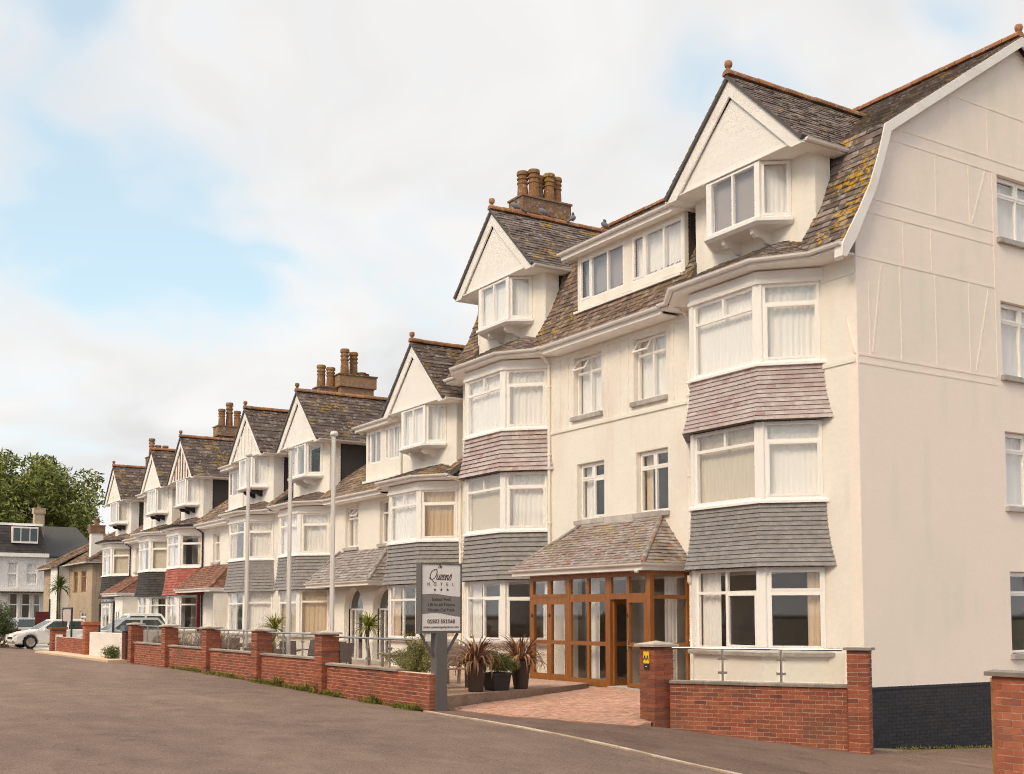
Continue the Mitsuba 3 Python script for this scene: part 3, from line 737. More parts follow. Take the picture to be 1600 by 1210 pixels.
def wall_window(key, fr, ya, yb, za, zb, top=.42, **kw):
    """window set back in the wall opening (ya..yb in y) with its sill"""
    wk = K(key + '__window'); kw = {'low': 2, 'w': -.13, **kw}
    mat = kw.pop('sill', 'stone_grey')
    window(wk, fr, -yb + .015, -ya - .015, za + .09, zb - .01, top=top, **kw)
    g = G(); fr.box(g, -yb - .06, -ya + .06, za - .05, za + .06, -.12, .09)
    put(wk + '__sill', g, mat)


# ================================================================ the hotel
YC = 23.74
H = thing('hotel', 'cream three storey hotel with tile hung bays and an oak framed glazed porch', 'hotel')
NEAR, FAR = YC - 5.05, YC + 5.05
wins = [(21.69, 22.96, 7.24, 8.90), (24.31, 25.57, 7.24, 8.90), (21.66, 22.88, 4.44, 6.04), (24.22, 25.42, 4.44, 6.02)]
bays = [(NEAR - 1.8, NEAR + 1.8, a, b) for a, b in ((1.25, 2.9), (4.4, 5.95), (7.25, 8.85))] + [(FAR - 1.8, FAR + 1.8, a, b) for a, b in ((1.25, 2.9), (4.4, 5.95), (7.25, 8.85))]
fr = front_wall(H, 0, 15.80, 31.49, -1.1, 9.4, wins + bays + [(21.0, 25.8, .3, 2.9)], 'cream')
rooms(H, 0, 16.1, 31.2, [.28, 3.2, 6.2, 9.2])
g = G()
for z in (.9, 3.6, 6.6, 9.6, 12.4): g.box(22.0, 25.0, 16.1, 18.6, z - .06, z)
g.box(21.95, 25.05, 18.6, 18.66, .3, 12.4); put(H + '__stair_partition', g, 'room')
wall_window(H, fr, *wins[0], drape='blindw', open_top=0)
wall_window(H, fr, *wins[1], drape='blindw', open_top=0)
wall_window(H, fr, *wins[2], drape='sides', sash=('t',))
wall_window(H, fr, *wins[3], drape='left', sash=('t', 1))
# string course and the flat boards of mock framing on the top storey
g = G(); fr.box(g, -26.62, -20.82, 6.97, 7.05, 0, .045)
put(H + '__string_course', g, 'cream')
for y in (20.98, 21.45, 23.2, 23.55, 24.07, 25.85, 26.25):
    g = G(); fr.box(g, -y - .06, -y + .06, 7.052, 8.97, 0, .022)
    put(K(H + '__timber'), g, 'cream')
g = G(); fr.box(g, -26.6, -20.8, 8.972, 9.09, 0, .022)
put(K(H + '__timber'), g, 'cream')
for z in (7.03, 8.82):
    g = G(); fr.box(g, -16.7, -15.84, z, z + .1, 0, .03); put(K(H + '__timber'), g, 'cream')
g = G(); g.bar((17.985, 16.05, 7.95), (17.985, 15.84, 7.2), .02, .05, (1, 0, 0)); put(K(H + '__timber'), g, 'cream')
fl = [(1.27, 2.98), (4.33, 5.99), (7.18, 8.88)]
nearspec = [dict(front=dict(low=2, top=.50, nt=2, sash=(1,), drape='left'), side=dict(low=1, top=.50, nt=1, sash=(0, 't'), drape='right')),
            dict(front=dict(low=1, top=.42, nt=2, drape='lowblind'), side=dict(low=1, top=.40, nt=1, sash=(0,), drape='blindw')),
            dict(front=dict(low=1, top=.46, nt=2, drape='blindw'), side=dict(low=1, top=.42, nt=1, sash=(0,), drape='net'))]
farspec = [dict(front=dict(low=2, top=.48, nt=2, sash=(1,), drape='left'), side=dict(low=1, top=.5, nt=1, sash=(0,), drape=None)),
           dict(front=dict(low=1, top=.42, nt=2, drape='lowblind'), side=dict(low=1, top=.40, nt=1, sash=(0,), drape='net')),
           dict(front=dict(low=1, top=.46, nt=2, drape='net'), side=dict(low=1, top=.42, nt=1, sash=(0,), drape='net'))]
bay(H + '__bay', -5.05, 0, YC, fl, ['tile_grey', 'tile_pink'], nearspec, 0, tile_limit=[150, 150])
bay(H + '__bay_001', 5.05, 0, YC, fl, ['tile_grey', 'tile_pink'], farspec, 0)
SL = dict(mat='slate', low='slate_moss', lichen='slate_lichen', opt=dict(gauge=.16, w=.21, t=.016))
building((H, H), YC, 0, 0, {-1: 'cream', 1: 'cream', 'dormer': 'cream'}, SL, {-1: dict(boards=10, drape='dim_room_sheet', side='blindw'), 1: dict(boards=10, drape='blindw')},
         {('gable', -1, -1): 130, ('bay', -1): 30, 'low': 25}, (-8.12, 7.93, None), ridge_limit=40)
# gable end with its windows, barge boards and mock framing
ef = Fr((0, 15.79, 0), (1, 0, 0))
prof = [(18.0, -1.1), (18.0, 9.3), (18.02, 9.9)] + [(x + .20, z - .10) for x, z in PROFILE[3:6]] + [(23.42, 14.95)]
prof += [(46.84 - x, z) for x, z in prof[::-1][1:]]
ep = Polygon(prof)
ew = [(22.6, 24.24, 10.26, 11.78), (22.6, 24.24, 7.18, 8.92), (22.62, 24.24, 4.3, 6.02), (22.64, 24.24, 1.1, 2.95)]
for a, b, c, d in ew: ep = ep.difference(sbox(a, c, b, d))
put(H + '__end_wall', G().ext(ep, ef, -.28, 0), 'end_cream')
for i, (a, b, c, d) in enumerate(ew):
    wk = K(H + '__window')
    window(wk, ef, a + .015, b - .015, c + .09, d - .01, low=2, top=.42 if i < 3 else .48, w=-.12, sash=('t',), drape='net' if i < 3 else 'right')
    g = G(); ef.box(g, a - .06, b + .06, c - .04, c + .07, -.11, .09); put(wk + '__sill', g, 'stone_grey')
for z, x0, x1 in ((7.0, 18.03, 22.4), (7.16, 18.03, 22.4), (9.16, 18.04, 22.4), (10.12, 18.3, 22.4), (10.42, 18.5, 22.4), (11.78, 19.0, 22.5), (12.05, 19.15, 28), (13.2, 21.0, 25.9)):
    g = G(); ef.box(g, x0, x1, z, z + .045, 0, .010); put(K(H + '__timber'), g, 'end_cream')
for x, z0, z1 in ((18.35, 7.21, 9.16), (19.3, 7.21, 9.16), (19.42, 9.21, 10.12), (20.4, 7.21, 9.16), (21.5, 7.21, 9.16), (20.5, 10.47, 11.78), (21.6, 10.47, 11.78), (21.0, 12.1, 13.2), (22.3, 12.1, 13.2), (22.42, 7.21, 11.78), (20.3, 9.21, 10.12)):
    g = G(); ef.box(g, x, x + .045, z0, z1, 0, .008); put(K(H + '__timber'), g, 'end_cream')
for p, q in (((18.45, 7.25), (18.75, 9.1)), ((21.7, 7.25), (22.2, 9.1)), ((21.7, 10.5), (22.2, 11.75))):
    g = G(); g.bar(ef.p([*p, .004])[0], ef.p([*q, .004])[0], .045, .008, (0, 1, 0)); put(K(H + '__timber'), g, 'end_cream')
out = PROFILE; inn = [(17.52, 9.02), (17.82, 9.44), (18.10, 9.97), (18.42, 10.54), (18.70, 11.26), (18.93, 11.87), (23.42, 14.84)]
outer = [(17.40, 9.02)] + [(x, z) for x, z in out]
bp = Polygon(outer + inn[::-1]); bq = affinity.scale(bp, -1, 1, origin=(23.42, 0))
bf = Fr((0, 15.60, 0), (1, 0, 0))
put(H + '__barge_board', G().ext(bp.union(bq), bf, -.035, .012), 'white_trim')
put(H + '__verge_soffit', G().ext(Polygon(outer + [(x + .06, z - .06) for x, z in outer[::-1]]), Fr((0, 15.80, 0), (1, 0, 0)), 0, .17), 'white_trim')
put(H + '__finial', G().lathe((23.42, 15.68, 15.08), [(.07, 0), (.05, .09), (.042, .14), (.08, .17), (.092, .23), (.08, .29), (.0, .32)], 12), 'ridge_clay', smooth=True)
g = G(); g.box(17.95, 30, 31.32, 31.5, 5.5, 9.4); put(H + '__far_end_wall', g, 'cream')
g = G(); g.box(28.6, 28.85, 15.85, 31.4, -1.1, 11.9); put(H + '__rear_wall', g, 'cream')
# painted brick plinth of the gable end
z = -1.05; ps = []; r = 0
g = G(); ef.box(g, 18.02, 29, -1.1, .55, 0, .05); put(H + '__plinth', g, 'black_paint')
while z < .46:
    x = 18.02 - (.113 if r % 2 else 0)
    while x < 22.6:
        gg = G(); ef.box(gg, max(x, 18.02) + .004, x + .221, z + .004, z + .071, .045, .062); ps.append((gg.v[0], gg.f[0])); x += .225
    z += .075; r += 1
pieces(H + '__plinth', 'brick', ps, 'black_paint', 0, 'painted_bricks')
g = G(); ef.box(g, 18.02, 29, .552, .60, 0, .075); put(H + '__plinth__capping', g, 'black_paint')
g = G()
for i in range(4): ef.box(g, 19.66, 19.98, .02 + i * .055, .05 + i * .055, .062, .074)
put(H + '__air_vent', g, 'black_paint')
chimney(H + '__chimney', (20.85, 31.5, 0), .66, 1.72, 11.0, 15.56, [(-.60, .12, .98, 'pot_clay'), (-.32, -.12, 1.02, 'pot_clay'), (.02, .12, .95, 'pot_clay'), (.28, -.12, 1.0, 'pot_clay'), (.64, 0, .98, 'pot_clay')], stack='cream')
for dx in (0, .4): put(K(H + '__rear_chimney_pot'), G().lathe((27.5, 27.7 + dx, 14.6), [(.17, 0), (.16, 1.3), (.2, 1.32), (.2, 1.45), (.15, 1.5), (.15, 1.6), (.2, 1.62), (.2, 1.72), (.05, 1.72)], 12), 'ridge_clay', smooth=35)
# downpipes
for y, z0, x in ((20.79, .4, 17.93), (26.66, 3.5, 17.93), (30.94, .4, 17.93)):
    g = G(); g.tube([(x, y, z0), (x, y, 8.95), (x - .12, y, 9.08), (17.5, y, 9.2)], .042, 8)
    for z in np.arange(z0 + 1, 8.9, 1.9): g.lathe((x, y, z), [(.043, 0), (.058, .005), (.058, .06), (.043, .065)], 8)
    put(K(H + '__downpipe'), g, 'cream')
g = G(); g.tube([(17.9, 20.72, .35), (17.9, 20.72, 2.75)], .06, 10); g.lathe((17.9, 20.72, 2.7), [(.06, 0), (.11, .06), (.11, .22), (.0, .22)], 10); put(K(H + '__downpipe'), g, 'white_trim')

# porch
PX, PY0, PY1, PZ = 16.82, 20.90, 25.92, .30
P_ = H + '__porch'
pf = Fr((PX, PY0, 0), (0, -1, 0))      # u = PY0 - y, from -(5.02) at the far end to 0 at the near corner
W = PY1 - PY0
# post positions from the photograph, as distances from the near corner
def pbox(g, a, b, z0, z1, w0=-.09, w1=0.0): pf.box(g, -b, -a, z0, z1, w0, w1)
g = G()
for a, b in ((0, .14), (1.52, 1.66), (3.2, 3.3), (W - .10, W)): pbox(g, a, b, PZ, 3.02, -.10, .012)
pbox(g, .14, W - .10, 2.95, 3.02); pbox(g, .14, 1.52, 2.38, 2.47); pbox(g, 1.66, 3.2, 2.38, 2.47); pbox(g, 3.3, W - .1, 2.38, 2.47)
pbox(g, 1.66, W - .1, PZ, PZ + .12, -.09, .008)
put(P_ + '__frame', g, 'oak')
def lights(cells, z0, z1, b=.07, sash=False, mid=None):
    for a, c in cells:
        g = G(); w1 = .016 if sash else .004
        pbox(g, a, c, z0, z0 + b, -.07, w1); pbox(g, a, c, z1 - b, z1, -.07, w1); pbox(g, a, a + b, z0 + b, z1 - b, -.07, w1); pbox(g, c - b, c, z0 + b, z1 - b, -.07, w1)
        if mid: pbox(g, a + b, c - b, mid - .05, mid + .05, -.07, w1)
        pk = K(P_ + ('_door' if sash and mid else '_light')); put(pk + '__frame', g, 'oak')
        for (e, f) in (((z0 + b, mid - .05), (mid + .05, z1 - b)) if mid else ((z0 + b, z1 - b),)):
            put(K(pk + '__pane'), G().quad(*pf.p([[-c + b, e, -.03], [-a - b, e, -.03], [-a - b, f, -.03], [-c + b, f, -.03]])), 'glass')
        if sash and mid: put(pk + '__hinge', G().lathe(pf.p([-c + .03, 2.0, .03])[0], [(0, -.04), (.022, -.04), (.022, .04), (0, .04)], 8), 'dark_metal')
lights([(.14, .83), (.83, 1.52), (1.66, 2.43), (2.43, 3.2)], 2.47, 2.95, .045)
lights([(3.3, 4.1), (4.1, W - .1)], 2.47, 2.95, .07, True)
lights([(3.3, 4.1), (4.1, W - .1)], PZ + .12, 2.38, .10, True, 1.32)
lights([(1.66, 2.43), (2.43, 3.2)], PZ + .12, 2.38, .05, False, 1.32)
lights([(.14, .86)], PZ + .04, 2.38, .085, True, 1.32)
g = G(); pbox(g, .86, 1.52, PZ - .02, PZ + .035, -.25, .1); pbox(g, .14, .86, PZ - .02, PZ + .03, -.2, .06); put(P_ + '__threshold', g, 'stone_grey')
g = G(); g.tube([pf.p([-.80, 1.2, .05])[0], pf.p([-.80, 1.42, .05])[0]], .014, 6); g.tube([pf.p([-.80, 1.3, .05])[0], pf.p([-.66, 1.3, .06])[0]], .012, 6); put(P_ + '_door__handle', g, 'steel')
# door leaf standing open inwards
g = G(); o = Fr(pf.p([-1.50, 0, -.08])[0], (.93, .2, 0))
for q in ((0, .66, PZ + .04, PZ + .2), (0, .66, 2.26, 2.36), (0, .09, PZ + .2, 2.26), (.57, .66, PZ + .2, 2.26), (.09, .57, 1.27, 1.37)): o.box(g, *q, -.025, .025)
pk = K(P_ + '_door'); put(pk + '__frame', g, 'oak')
put(pk + '__pane', G().quad(*o.p([[.09, PZ + .2, 0], [.57, PZ + .2, 0], [.57, 2.26, 0], [.09, 2.26, 0]])), 'glass')
# near side of the porch
sf = Fr((PX, PY0, 0), (1, 0, 0)); g = G(); D_ = 1.17
for q in ((0.013, .10, PZ, 3.02), (D_ - .1, D_, PZ, 3.02), (.10, D_ - .1, 2.95, 3.02), (.10, D_ - .1, 2.38, 2.47), (.1, D_ - .1, PZ, PZ + .2), (.1, D_ - .1, 1.27, 1.37)): sf.box(g, *q, -.08, 0.008)
put(P_ + '__side_frame', g, 'oak')
for e, f in ((PZ + .2, 1.27), (1.37, 2.38), (2.47, 2.95)): put(K(P_ + '__side_pane'), G().quad(*sf.p([[.1, e, -.03], [D_ - .1, e, -.03], [D_ - .1, f, -.03], [.1, f, -.03]])), 'glass')
g = G(); curtain(g, sf, .62, .98, PZ + .2, 2.9, -.25, 'net'); put(P_ + '__side_curtain', g, 'net', smooth=True)
g = G(); curtain(g, pf, -2.9, -2.45, PZ + .15, 2.9, -.4, 'net'); curtain(g, pf, -4.0, -3.8, PZ + .15, 2.9, -.4, 'net'); put(P_ + '__curtain', g, 'net', smooth=True)
put(P_ + '__floor', G().box(PX - .0, 18.4, PY0, PY1, .1, PZ - .012), 'stone_grey')
# porch roof: hipped, laid with small tiles
EX, EZ, WZ = 16.52, 3.19, 4.36
A, B, C, D = (EX, PY1 + .42, EZ), (EX, PY0 - .06, EZ), (18.0, PY0 + .98, WZ), (18.0, PY1 - .75, WZ)
fc = [(A, B, C, D), (B, (18.0, PY0 - .06, EZ), C, C), ((18.0, PY1 + .42, EZ), A, D, D)]
RK = H + '__porch_roof'; ps = []
for q in fc:
    f2, poly = quadframe(*q); poly = poly.buffer(0)
    put(K(RK + '__deck'), G().ext(poly, f2, -.04, -.005), 'lead')
    ps += slates(poly, f2, gauge=.11, w=.165, t=.017, lap=.035, jit=.004)
pieces(RK, 'tile', ps, 'tile_porch', 300, 'small_tiles')
for a, b in ((B, C), (A, D)): 
    a, b = np.array(a), np.array(b); ridge(RK, a + (0.03, 0, .02), b + (-.04, 0, .03), 'tile_porch', .05, 0, seg=.16)
put(RK + '__flashing', G().box(17.93, 18.0, PY0 + .95, PY1 - .72, WZ - .02, WZ + .16), 'stone_grey')
pp = [(18.0, PY1 + .43), (EX, PY1 + .43), (EX, PY0 - .07), (18.0, PY0 - .07)]
gutter(RK + '__gutter', pp[1:], EZ - .01, 'white_trim', .055)
put(RK + '__fascia', G().sweep(pp[1:], [(0, 3.025), (0, 3.17), (-.03, 3.17), (-.05, 3.06), (-.34, 3.05), (-.34, 3.025)]), 'white_trim')
put(RK + '__lamp', G().lathe((EX - .02, PY0 + .1, 2.95), [(0, 0), (.05, .02), (.06, .06), (.03, .08), (0, .08)], 10), 'lamp', smooth=True)


# ================================================================ the terrace further along the street
LO = [(1.27, 2.98), (4.33, 5.95)]
ZS = -2.93


def simple_spec(a, b, c, d, up='net', lo='net'):
    return [dict(front=dict(low=2, top=.48, nt=2, drape=a, detail=False), side=dict(low=1, top=.45, nt=1, drape=b, detail=False)),
            dict(front=dict(low=1, top=.42, nt=2, drape=c, detail=False), side=dict(low=1, top=.42, nt=1, sash=(0,), drape=d, detail=False))]


def porch_roof(key, wx, ex, y0, y1, ez, wz, in0, in1, mat, fascia='white_trim', gut='white_trim'):
    A, B, C, D = (ex, y1, ez), (ex, y0, ez), (wx, y0 + in0, wz), (wx, y1 - in1, wz)
    R = key + '__porch_roof'; ps = []
    for q in ((A, B, C, D), (B, (wx, y0, ez), C, C), ((wx, y1, ez), A, D, D)):
        f2, poly = quadframe(*q); poly = poly.buffer(0)
        put(K(R + '__deck'), G().ext(poly, f2, -.04, -.005), 'lead')
        ps += slates(poly, f2, gauge=.135, w=.20, t=.022, lap=.035, jit=.004)
    pieces(R, 'tile', ps, mat, 0, 'small_tiles')
    for a, b in ((B, C), (A, D)):
        a, b = np.array(a), np.array(b); ridge(R, a + (.03, 0, .02), b + (-.04, 0, .03), mat, .055, 0, seg=.18)
    gutter(R + '__gutter', [(ex, y1), (ex, y0), (wx, y0)], ez - .02, gut, .05)
    put(R + '__fascia', G().sweep([(ex, y1), (ex, y0), (wx, y0)], [(0, ez - .17), (0, ez - .02), (-.03, ez - .02), (-.05, ez - .13), (-.34, ez - .14), (-.34, ez - .17)]), fascia)


def arch(a, b, z0, zs_, n=14):
    c, r = (a + b) / 2, (b - a) / 2
    return Polygon([(a, z0), (b, z0)] + [(c + r * math.cos(t), zs_ + r * .92 * math.sin(t)) for t in np.linspace(0, math.pi, n)])


# guest house
YA = 38.85
A_ = thing('guest_house', 'cream two storey building with twin arched doorways, joined to the tall hotel', 'house')
wa = [(36.31, 37.5, 4.45, 6.04), (39.3, 40.45, 4.45, 6.02)]
ba = [(YA + s * 5.0 - 1.8, YA + s * 5.0 + 1.8, a, b) for s in (-1, 1) for a, b in ((1.25, 2.9), (4.4, 5.9))]
fr = front_wall(A_, 0, 31.51, 46.1, -.5, 6.45, wa + ba + [(35.6, 41.3, .3, 3.0)], 'cream')
rooms(A_, 0, 31.8, 46.0, [.34, 3.2, 6.2], 3)
wall_window(A_, fr, *wa[0], drape='left', detail=False); wall_window(A_, fr, *wa[1], drape='blind', detail=False, open_top=1)
bay(A_ + '__bay', -5.0, 0, YA, LO, ['tile_grey'], simple_spec('sides', 'drape', 'net', 'drape'), 0)
bay(A_ + '__bay_001', 5.0, 0, YA, LO, ['tile_grey'], simple_spec('blind', 'drape', 'net', 'net'), 0)
building((A_, A_), YA, 0, ZS, {-1: 'cream', 1: 'cream', 'dormer': 'cream'}, dict(mat='slate_brown', low='slate_moss', opt=dict(gauge=.21, w=.26, t=.014)), {-1: dict(boards=1, drape='net', detail=False), 1: dict(boards=1, drape='netsides', detail=False)}, {}, (-7.34, 7.25, None), ho=5.0, prof=LOWPROF, dormer=(-3.05, -.28))
porch_roof(A_, 18.0, 16.95, 36.2, 41.7, 3.20, 4.36, .55, .9, 'tile_mauve')
pw = sbox(-41.3, .3, -35.6, 3.06)
for a, b in ((38.42, 40.05), (36.02, 37.6)): pw = pw.difference(arch(-b, -a, .3, 2.25))
f2 = facade((17.86, 0, 0)); put(A_ + '__arcade', G().ext(pw, f2, -.14, .05), 'cream')
for a, b, k in ((38.42, 40.05, 'netsides'), (36.02, 37.6, None)):
    window(K(A_ + '__entrance_door'), f2, -b, -a, .3, 2.25, low=3, low_x=(.28, .72), w=-.2, drape=k, sash=(1,), detail=False)
    g = G(); c = (a + b) / 2; r = (b - a) / 2
    pts = [(c + r * math.cos(t), 2.25 + r * .92 * math.sin(t)) for t in np.linspace(0, math.pi, 14)]
    for p, q in zip(pts[:-1], pts[1:]): g.bar((18.05, *p), (18.05, *q), .06, .07, (1, 0, 0))
    put(K(A_ + '__fanlight') + '__frame', g, 'upvc')
    n = len(pts); put(K(A_ + '__fanlight_glass'), G().add([(18.08, *p) for p in pts], [[0, i, i + 1] for i in range(1, n - 1)]), 'glass')
put(A_ + '__door_step', G().box(17.3, 18.0, 36.0, 40.2, .3, .46), 'stone_grey')
chimney(A_ + '__chimney', (20.95, 46.3, 0), .7, 1.55, 8.5, 12.35, [(-.5, -.1, 1.15, 'pot_clay'), (.0, .1, 1.1, 'pot_clay'), (.3, -.1, .2, 'pot_clay'), (.55, .1, .2, 'pot_clay')], stack='chimney_brick')
for y in (31.62, 36.0):
    g = G(); g.tube([(17.94, y, .4), (17.94, y, 6.15), (17.5, y, 6.3)], .04, 7); put(K(A_ + '__downpipe'), g, 'cream')

# four houses in white, a little forward of the guest house
XO = -.42
SR = dict(mat='slate_brown', low='slate_moss', opt=dict(gauge=.26, w=.32, t=.016))


def pair(YB, ho, ends, keys, aprons, gables, wins, gutm, specs, dormer, cheek='cheek_slate'):
    WX = 18.0 + XO
    for i, s in enumerate((-1, 1)):
        key = keys[i]; y0, y1 = (YB + ends[0], YB) if s < 0 else (YB, YB + ends[1])
        b = [(YB + s * ho - 1.75, YB + s * ho + 1.75, a, c) for a, c in ((1.25, 2.9), (4.4, 5.9))]
        w = [q for q in wins if y0 < (q[0] + q[1]) / 2 < y1]
        fr = front_wall(key, XO, y0, y1, -.5, 6.45, w + b, 'white_wall')
        rooms(key, XO, y0 + .1, y1 - .1, [.34, 3.2, 6.2], 3)
        for q in w: wall_window(key, fr, *q, drape='blind' if s > 0 else 'net', detail=False, mat='upvc')
        bay(key + '__bay', s * ho, XO, YB, LO, [aprons[i]], specs[i], 0, base='white_wall')
        y = y0 + .12 if s < 0 else y0 + .2
        g = G(); y = YB + s * (ho - 2.1); g.tube([(WX - .07, y, .4), (WX - .07, y, 6.0), (WX - .5, y, 6.28)], .045, 7); put(key + '__downpipe', g, gutm[i])
    building(keys, YB, XO, ZS, {-1: 'white_wall', 1: 'white_wall', 'dormer': 'white_wall'}, SR, gables, {}, (*ends, None), ho=ho, half=abs(ends[0]), low=(-ho + 1.85, ho - 1.85), dormer=dormer, cheek=cheek, prof=LOWPROF)


B1 = thing('terraced_house', 'white house with brown tiled porch roof and white studded gable, beside the guest house', 'house')
B2 = thing('terraced_house', 'white house with red tiled bay apron and black gutter, middle of the terrace', 'house')
pair(53.55, 4.78, (-7.45, 7.45), (B1, B2), ['tile_grey', 'tile_red'], {-1: dict(boards=1, studs='white_trim', drape='net', detail=False, mat='white_wall', bracket='dark_trim'), 1: dict(boards=1, studs='tile_brown', drape='net', detail=False, mat='white_wall', bracket='dark_trim', gut='dark_trim')},
     [(51.45, 52.5, 4.45, 5.87), (53.8, 54.87, 4.45, 5.87)], ('white_trim', 'dark_trim'), [simple_spec('left', 'net', 'sides', 'net'), simple_spec('left', None, 'left', 'right')], (-2.95, -1.0))
porch_roof(B1, 18 + XO, 16.5, 51.9, 57.2, 3.26, 4.34, .2, .9, 'tile_brown')
g = G(); g.box(17.5, 17.57, 52.2, 54.2, .4, 2.4); put(B1 + '__porch_door', g, 'plastic_dark')  # dark panel painted as the shade inside the open porch
g = G(); g.box(16.75, 17.57, 51.98, 52.06, .35, 3.0); put(B1 + '__porch_side_wall', g, 'white_wall')
g = G(); g.box(16.7, 16.85, 54.3, 54.45, .35, 3.0); put(B1 + '__porch_post', g, 'door_red')
C1 = thing('terraced_house', 'white house with black slate bay apron and a brown porch roof with a white door', 'house')
C2 = thing('terraced_house', 'white end house of the terrace with dark bay aprons, nearest the leafy tree', 'house')
pair(67.9, 4.2, (-6.85, 6.9), (C1, C2), ['tile_dark', 'tile_dark'], {-1: dict(boards=1, drape='net', detail=False, mat='white_wall', bracket='dark_trim'), 1: dict(boards=1, drape='blind', detail=False, mat='white_wall', bracket='dark_trim', gut='dark_trim')},
     [(68.05, 69.05, 4.45, 5.87)], ('white_trim', 'dark_trim'), [simple_spec(None, 'left', 'left', 'blind'), simple_spec('left', 'net', 'left', 'blind')], (-2.3, -.6))
porch_roof(C1, 18 + XO, 16.0, 66.6, 70.2, 3.26, 4.24, .2, .6, 'tile_brown')
g = G(); g.box(16.35, 16.45, 66.75, 68.6, .35, 3.05); put(C1 + '__porch_front', g, 'white_wall')
g = G(); g.box(16.45, 17.58, 66.72, 66.8, .35, 3.05); put(C1 + '__porch_side', g, 'white_wall')
g = G(); g.box(16.31, 16.36, 67.25, 68.15, .37, 2.4); put(C1 + '__porch_door', g, 'upvc')
for y in (67.4, 67.85): put(K(C1 + '__porch_door__pane'), G().box(16.295, 16.312, y, y + .15, 1.0, 2.2), 'car_glass')
g = G(); g.box(17.5, 17.57, 68.75, 69.8, .35, 2.9); put(C2 + '__front_door', g, 'door_red')
note(C1 + '__porch_door', 'white door with two narrow panes'); note(C2 + '__front_door', 'dark red front door')
put(B1 + '__side_wall', G().box(17.6, 28, 45.98, 46.09, -.3, 6.4), 'tan_wall')
chimney(B1 + '__chimney', (19.75, 46.65, 0), .55, .62, 8.5, 11.8, [(-.15, .1, 1.0, 'pot_clay'), (.2, -.1, .9, 'pot_clay')])
chimney(B2 + '__chimney', (20.3, 61.0, 0), .7, 1.25, 9, 12.1, [(-.4, 0, .95, 'pot_clay'), (.05, .1, 1.35, 'pot_clay'), (.42, -.1, .9, 'pot_clay')])
chimney(C2 + '__chimney', (20.3, 74.6, 0), .7, 1.25, 9, 12.0, [(-.45, 0, 1.2, 'pot_clay'), (-.05, 0, .8, 'pot_clay'), (.4, 0, .8, 'pot_clay')])

# hipped house beyond the terrace
Hh = thing('hipped_house', 'tan pebble dashed house with a mossy hipped roof, behind the spiky palm', 'house')
fr = facade((18.0, 0, 0)); w = [(83.5, 85.2, 3.6, 5.1), (86.3, 87.6, 3.6, 5.1), (92.6, 94, 3.6, 5.1), (83.4, 85.4, .7, 2.3)]
p = sbox(-98.6, -.4, -81.8, 5.6)
for a, b, c, d in w: p = p.difference(sbox(-b, c, -a, d))
put(Hh + '__front_wall', G().ext(p, fr, -.25, 0), 'tan_wall')
put(Hh + '__end_wall', G().box(18.26, 29, 81.8, 82.05, -.4, 5.6), 'tan_wall')
put(Hh + '__render_panel', G().box(17.3, 17.99, 89.0, 92.2, -.4, 5.55), 'white_wall')
for i, q in enumerate(w):
    wk = K(Hh + '__window'); window(wk, fr, -q[1], -q[0], q[2], q[3], low=2, top=.4, w=-.08, drape='net' if i < 3 else None, detail=False, b=.09, mat='upvc' if i == 3 else 'oak')
rooms(Hh, 0, 82, 98.4, [.3, 3, 5.6], 3)
ps = []
for q in (((17.6, 99, 5.6), (17.6, 81.4, 5.6), (22.6, 85.8, 8.5), (22.6, 94.5, 8.5)), ((17.6, 81.4, 5.6), (29, 81.4, 5.6), (24, 85.8, 8.5), (22.6, 85.8, 8.5))):
    f2, poly = quadframe(*q); put(K(Hh + '__roof_deck'), G().ext(poly.buffer(0), f2, -.15, -.005), 'lead'); ps += slates(poly.buffer(0), f2, gauge=.32, w=.36, t=.03)
pieces(Hh + '__roof', 'slate', ps, 'slate_moss', 0, 'roof_slates')
f2, poly = quadframe((17.0, 92.6, 5.5), (17.0, 88.6, 5.5), (20.5, 90.6, 7.5), (20.5, 90.6, 7.5)); pieces(Hh + '__bay_roof', 'slate', slates(poly.buffer(0), f2, gauge=.32, w=.36, t=.03), 'slate_moss', 0, 'roof_slates')
gutter(Hh + '__gutter', [(17.55, 99), (17.55, 81.35), (28, 81.35)], 5.58, 'white_trim', .08)
g = G(); g.tube([(17.2, 88.9, 0), (17.2, 88.9, 5.5)], .07, 6); put(Hh + '__downpipe', g, 'dark_trim')
chimney(Hh + '__chimney', (18.6, 83.6, 0), .6, .8, 5, 8.2, [(0, 0, .5, 'pot_clay')], stack='white_wall')
for p, q in (((17.6, 81.4, 5.65), (22.6, 85.8, 8.55)), ((22.6, 85.8, 8.55), (22.6, 94.5, 8.55)), ((22.6, 94.5, 8.55), (17.6, 99, 5.65))): ridge(Hh, p, q, 'chimney_brick', .14, 0, seg=.6)

# grey villa with a mansard storey, at the bend of the street
V_ = thing('grey_villa', 'pale grey villa with a dark slated mansard storey and white windows, at the far bend', 'house')
vf = Fr((0, 118.0, 0), (1, 0, 0)); p = sbox(8, -.3, 21.7, 7.5)
vw = [(18.3, 19.2, 4.6, 7.0, 1), (19.95, 20.95, 4.9, 6.9, 1), (15.6, 16.6, 4.9, 6.9, 1), (18.35, 19.3, 1.7, 4.1, 0), (19.4, 20.4, 1.7, 4.1, 0), (20.55, 21.3, 1.7, 4.1, 0), (15.2, 17.0, 1.7, 4.1, 0)]
for a, b, c, d, _ in vw: p = p.difference(sbox(a, c, b, d))
put(V_ + '__wall', G().ext(p, vf, -.3, 0), 'villa_wall')
for a, b, c, d, u in vw:
    window(K(V_ + '__window'), vf, a, b, c, d, low=1, top=(d - c) * .45, w=-.1, b=.1, drape='net' if u else 'left', detail=False)
put(V_ + '__end_wall', G().box(21.4, 21.7, 118.31, 128, -.3, 7.5), 'villa_wall')
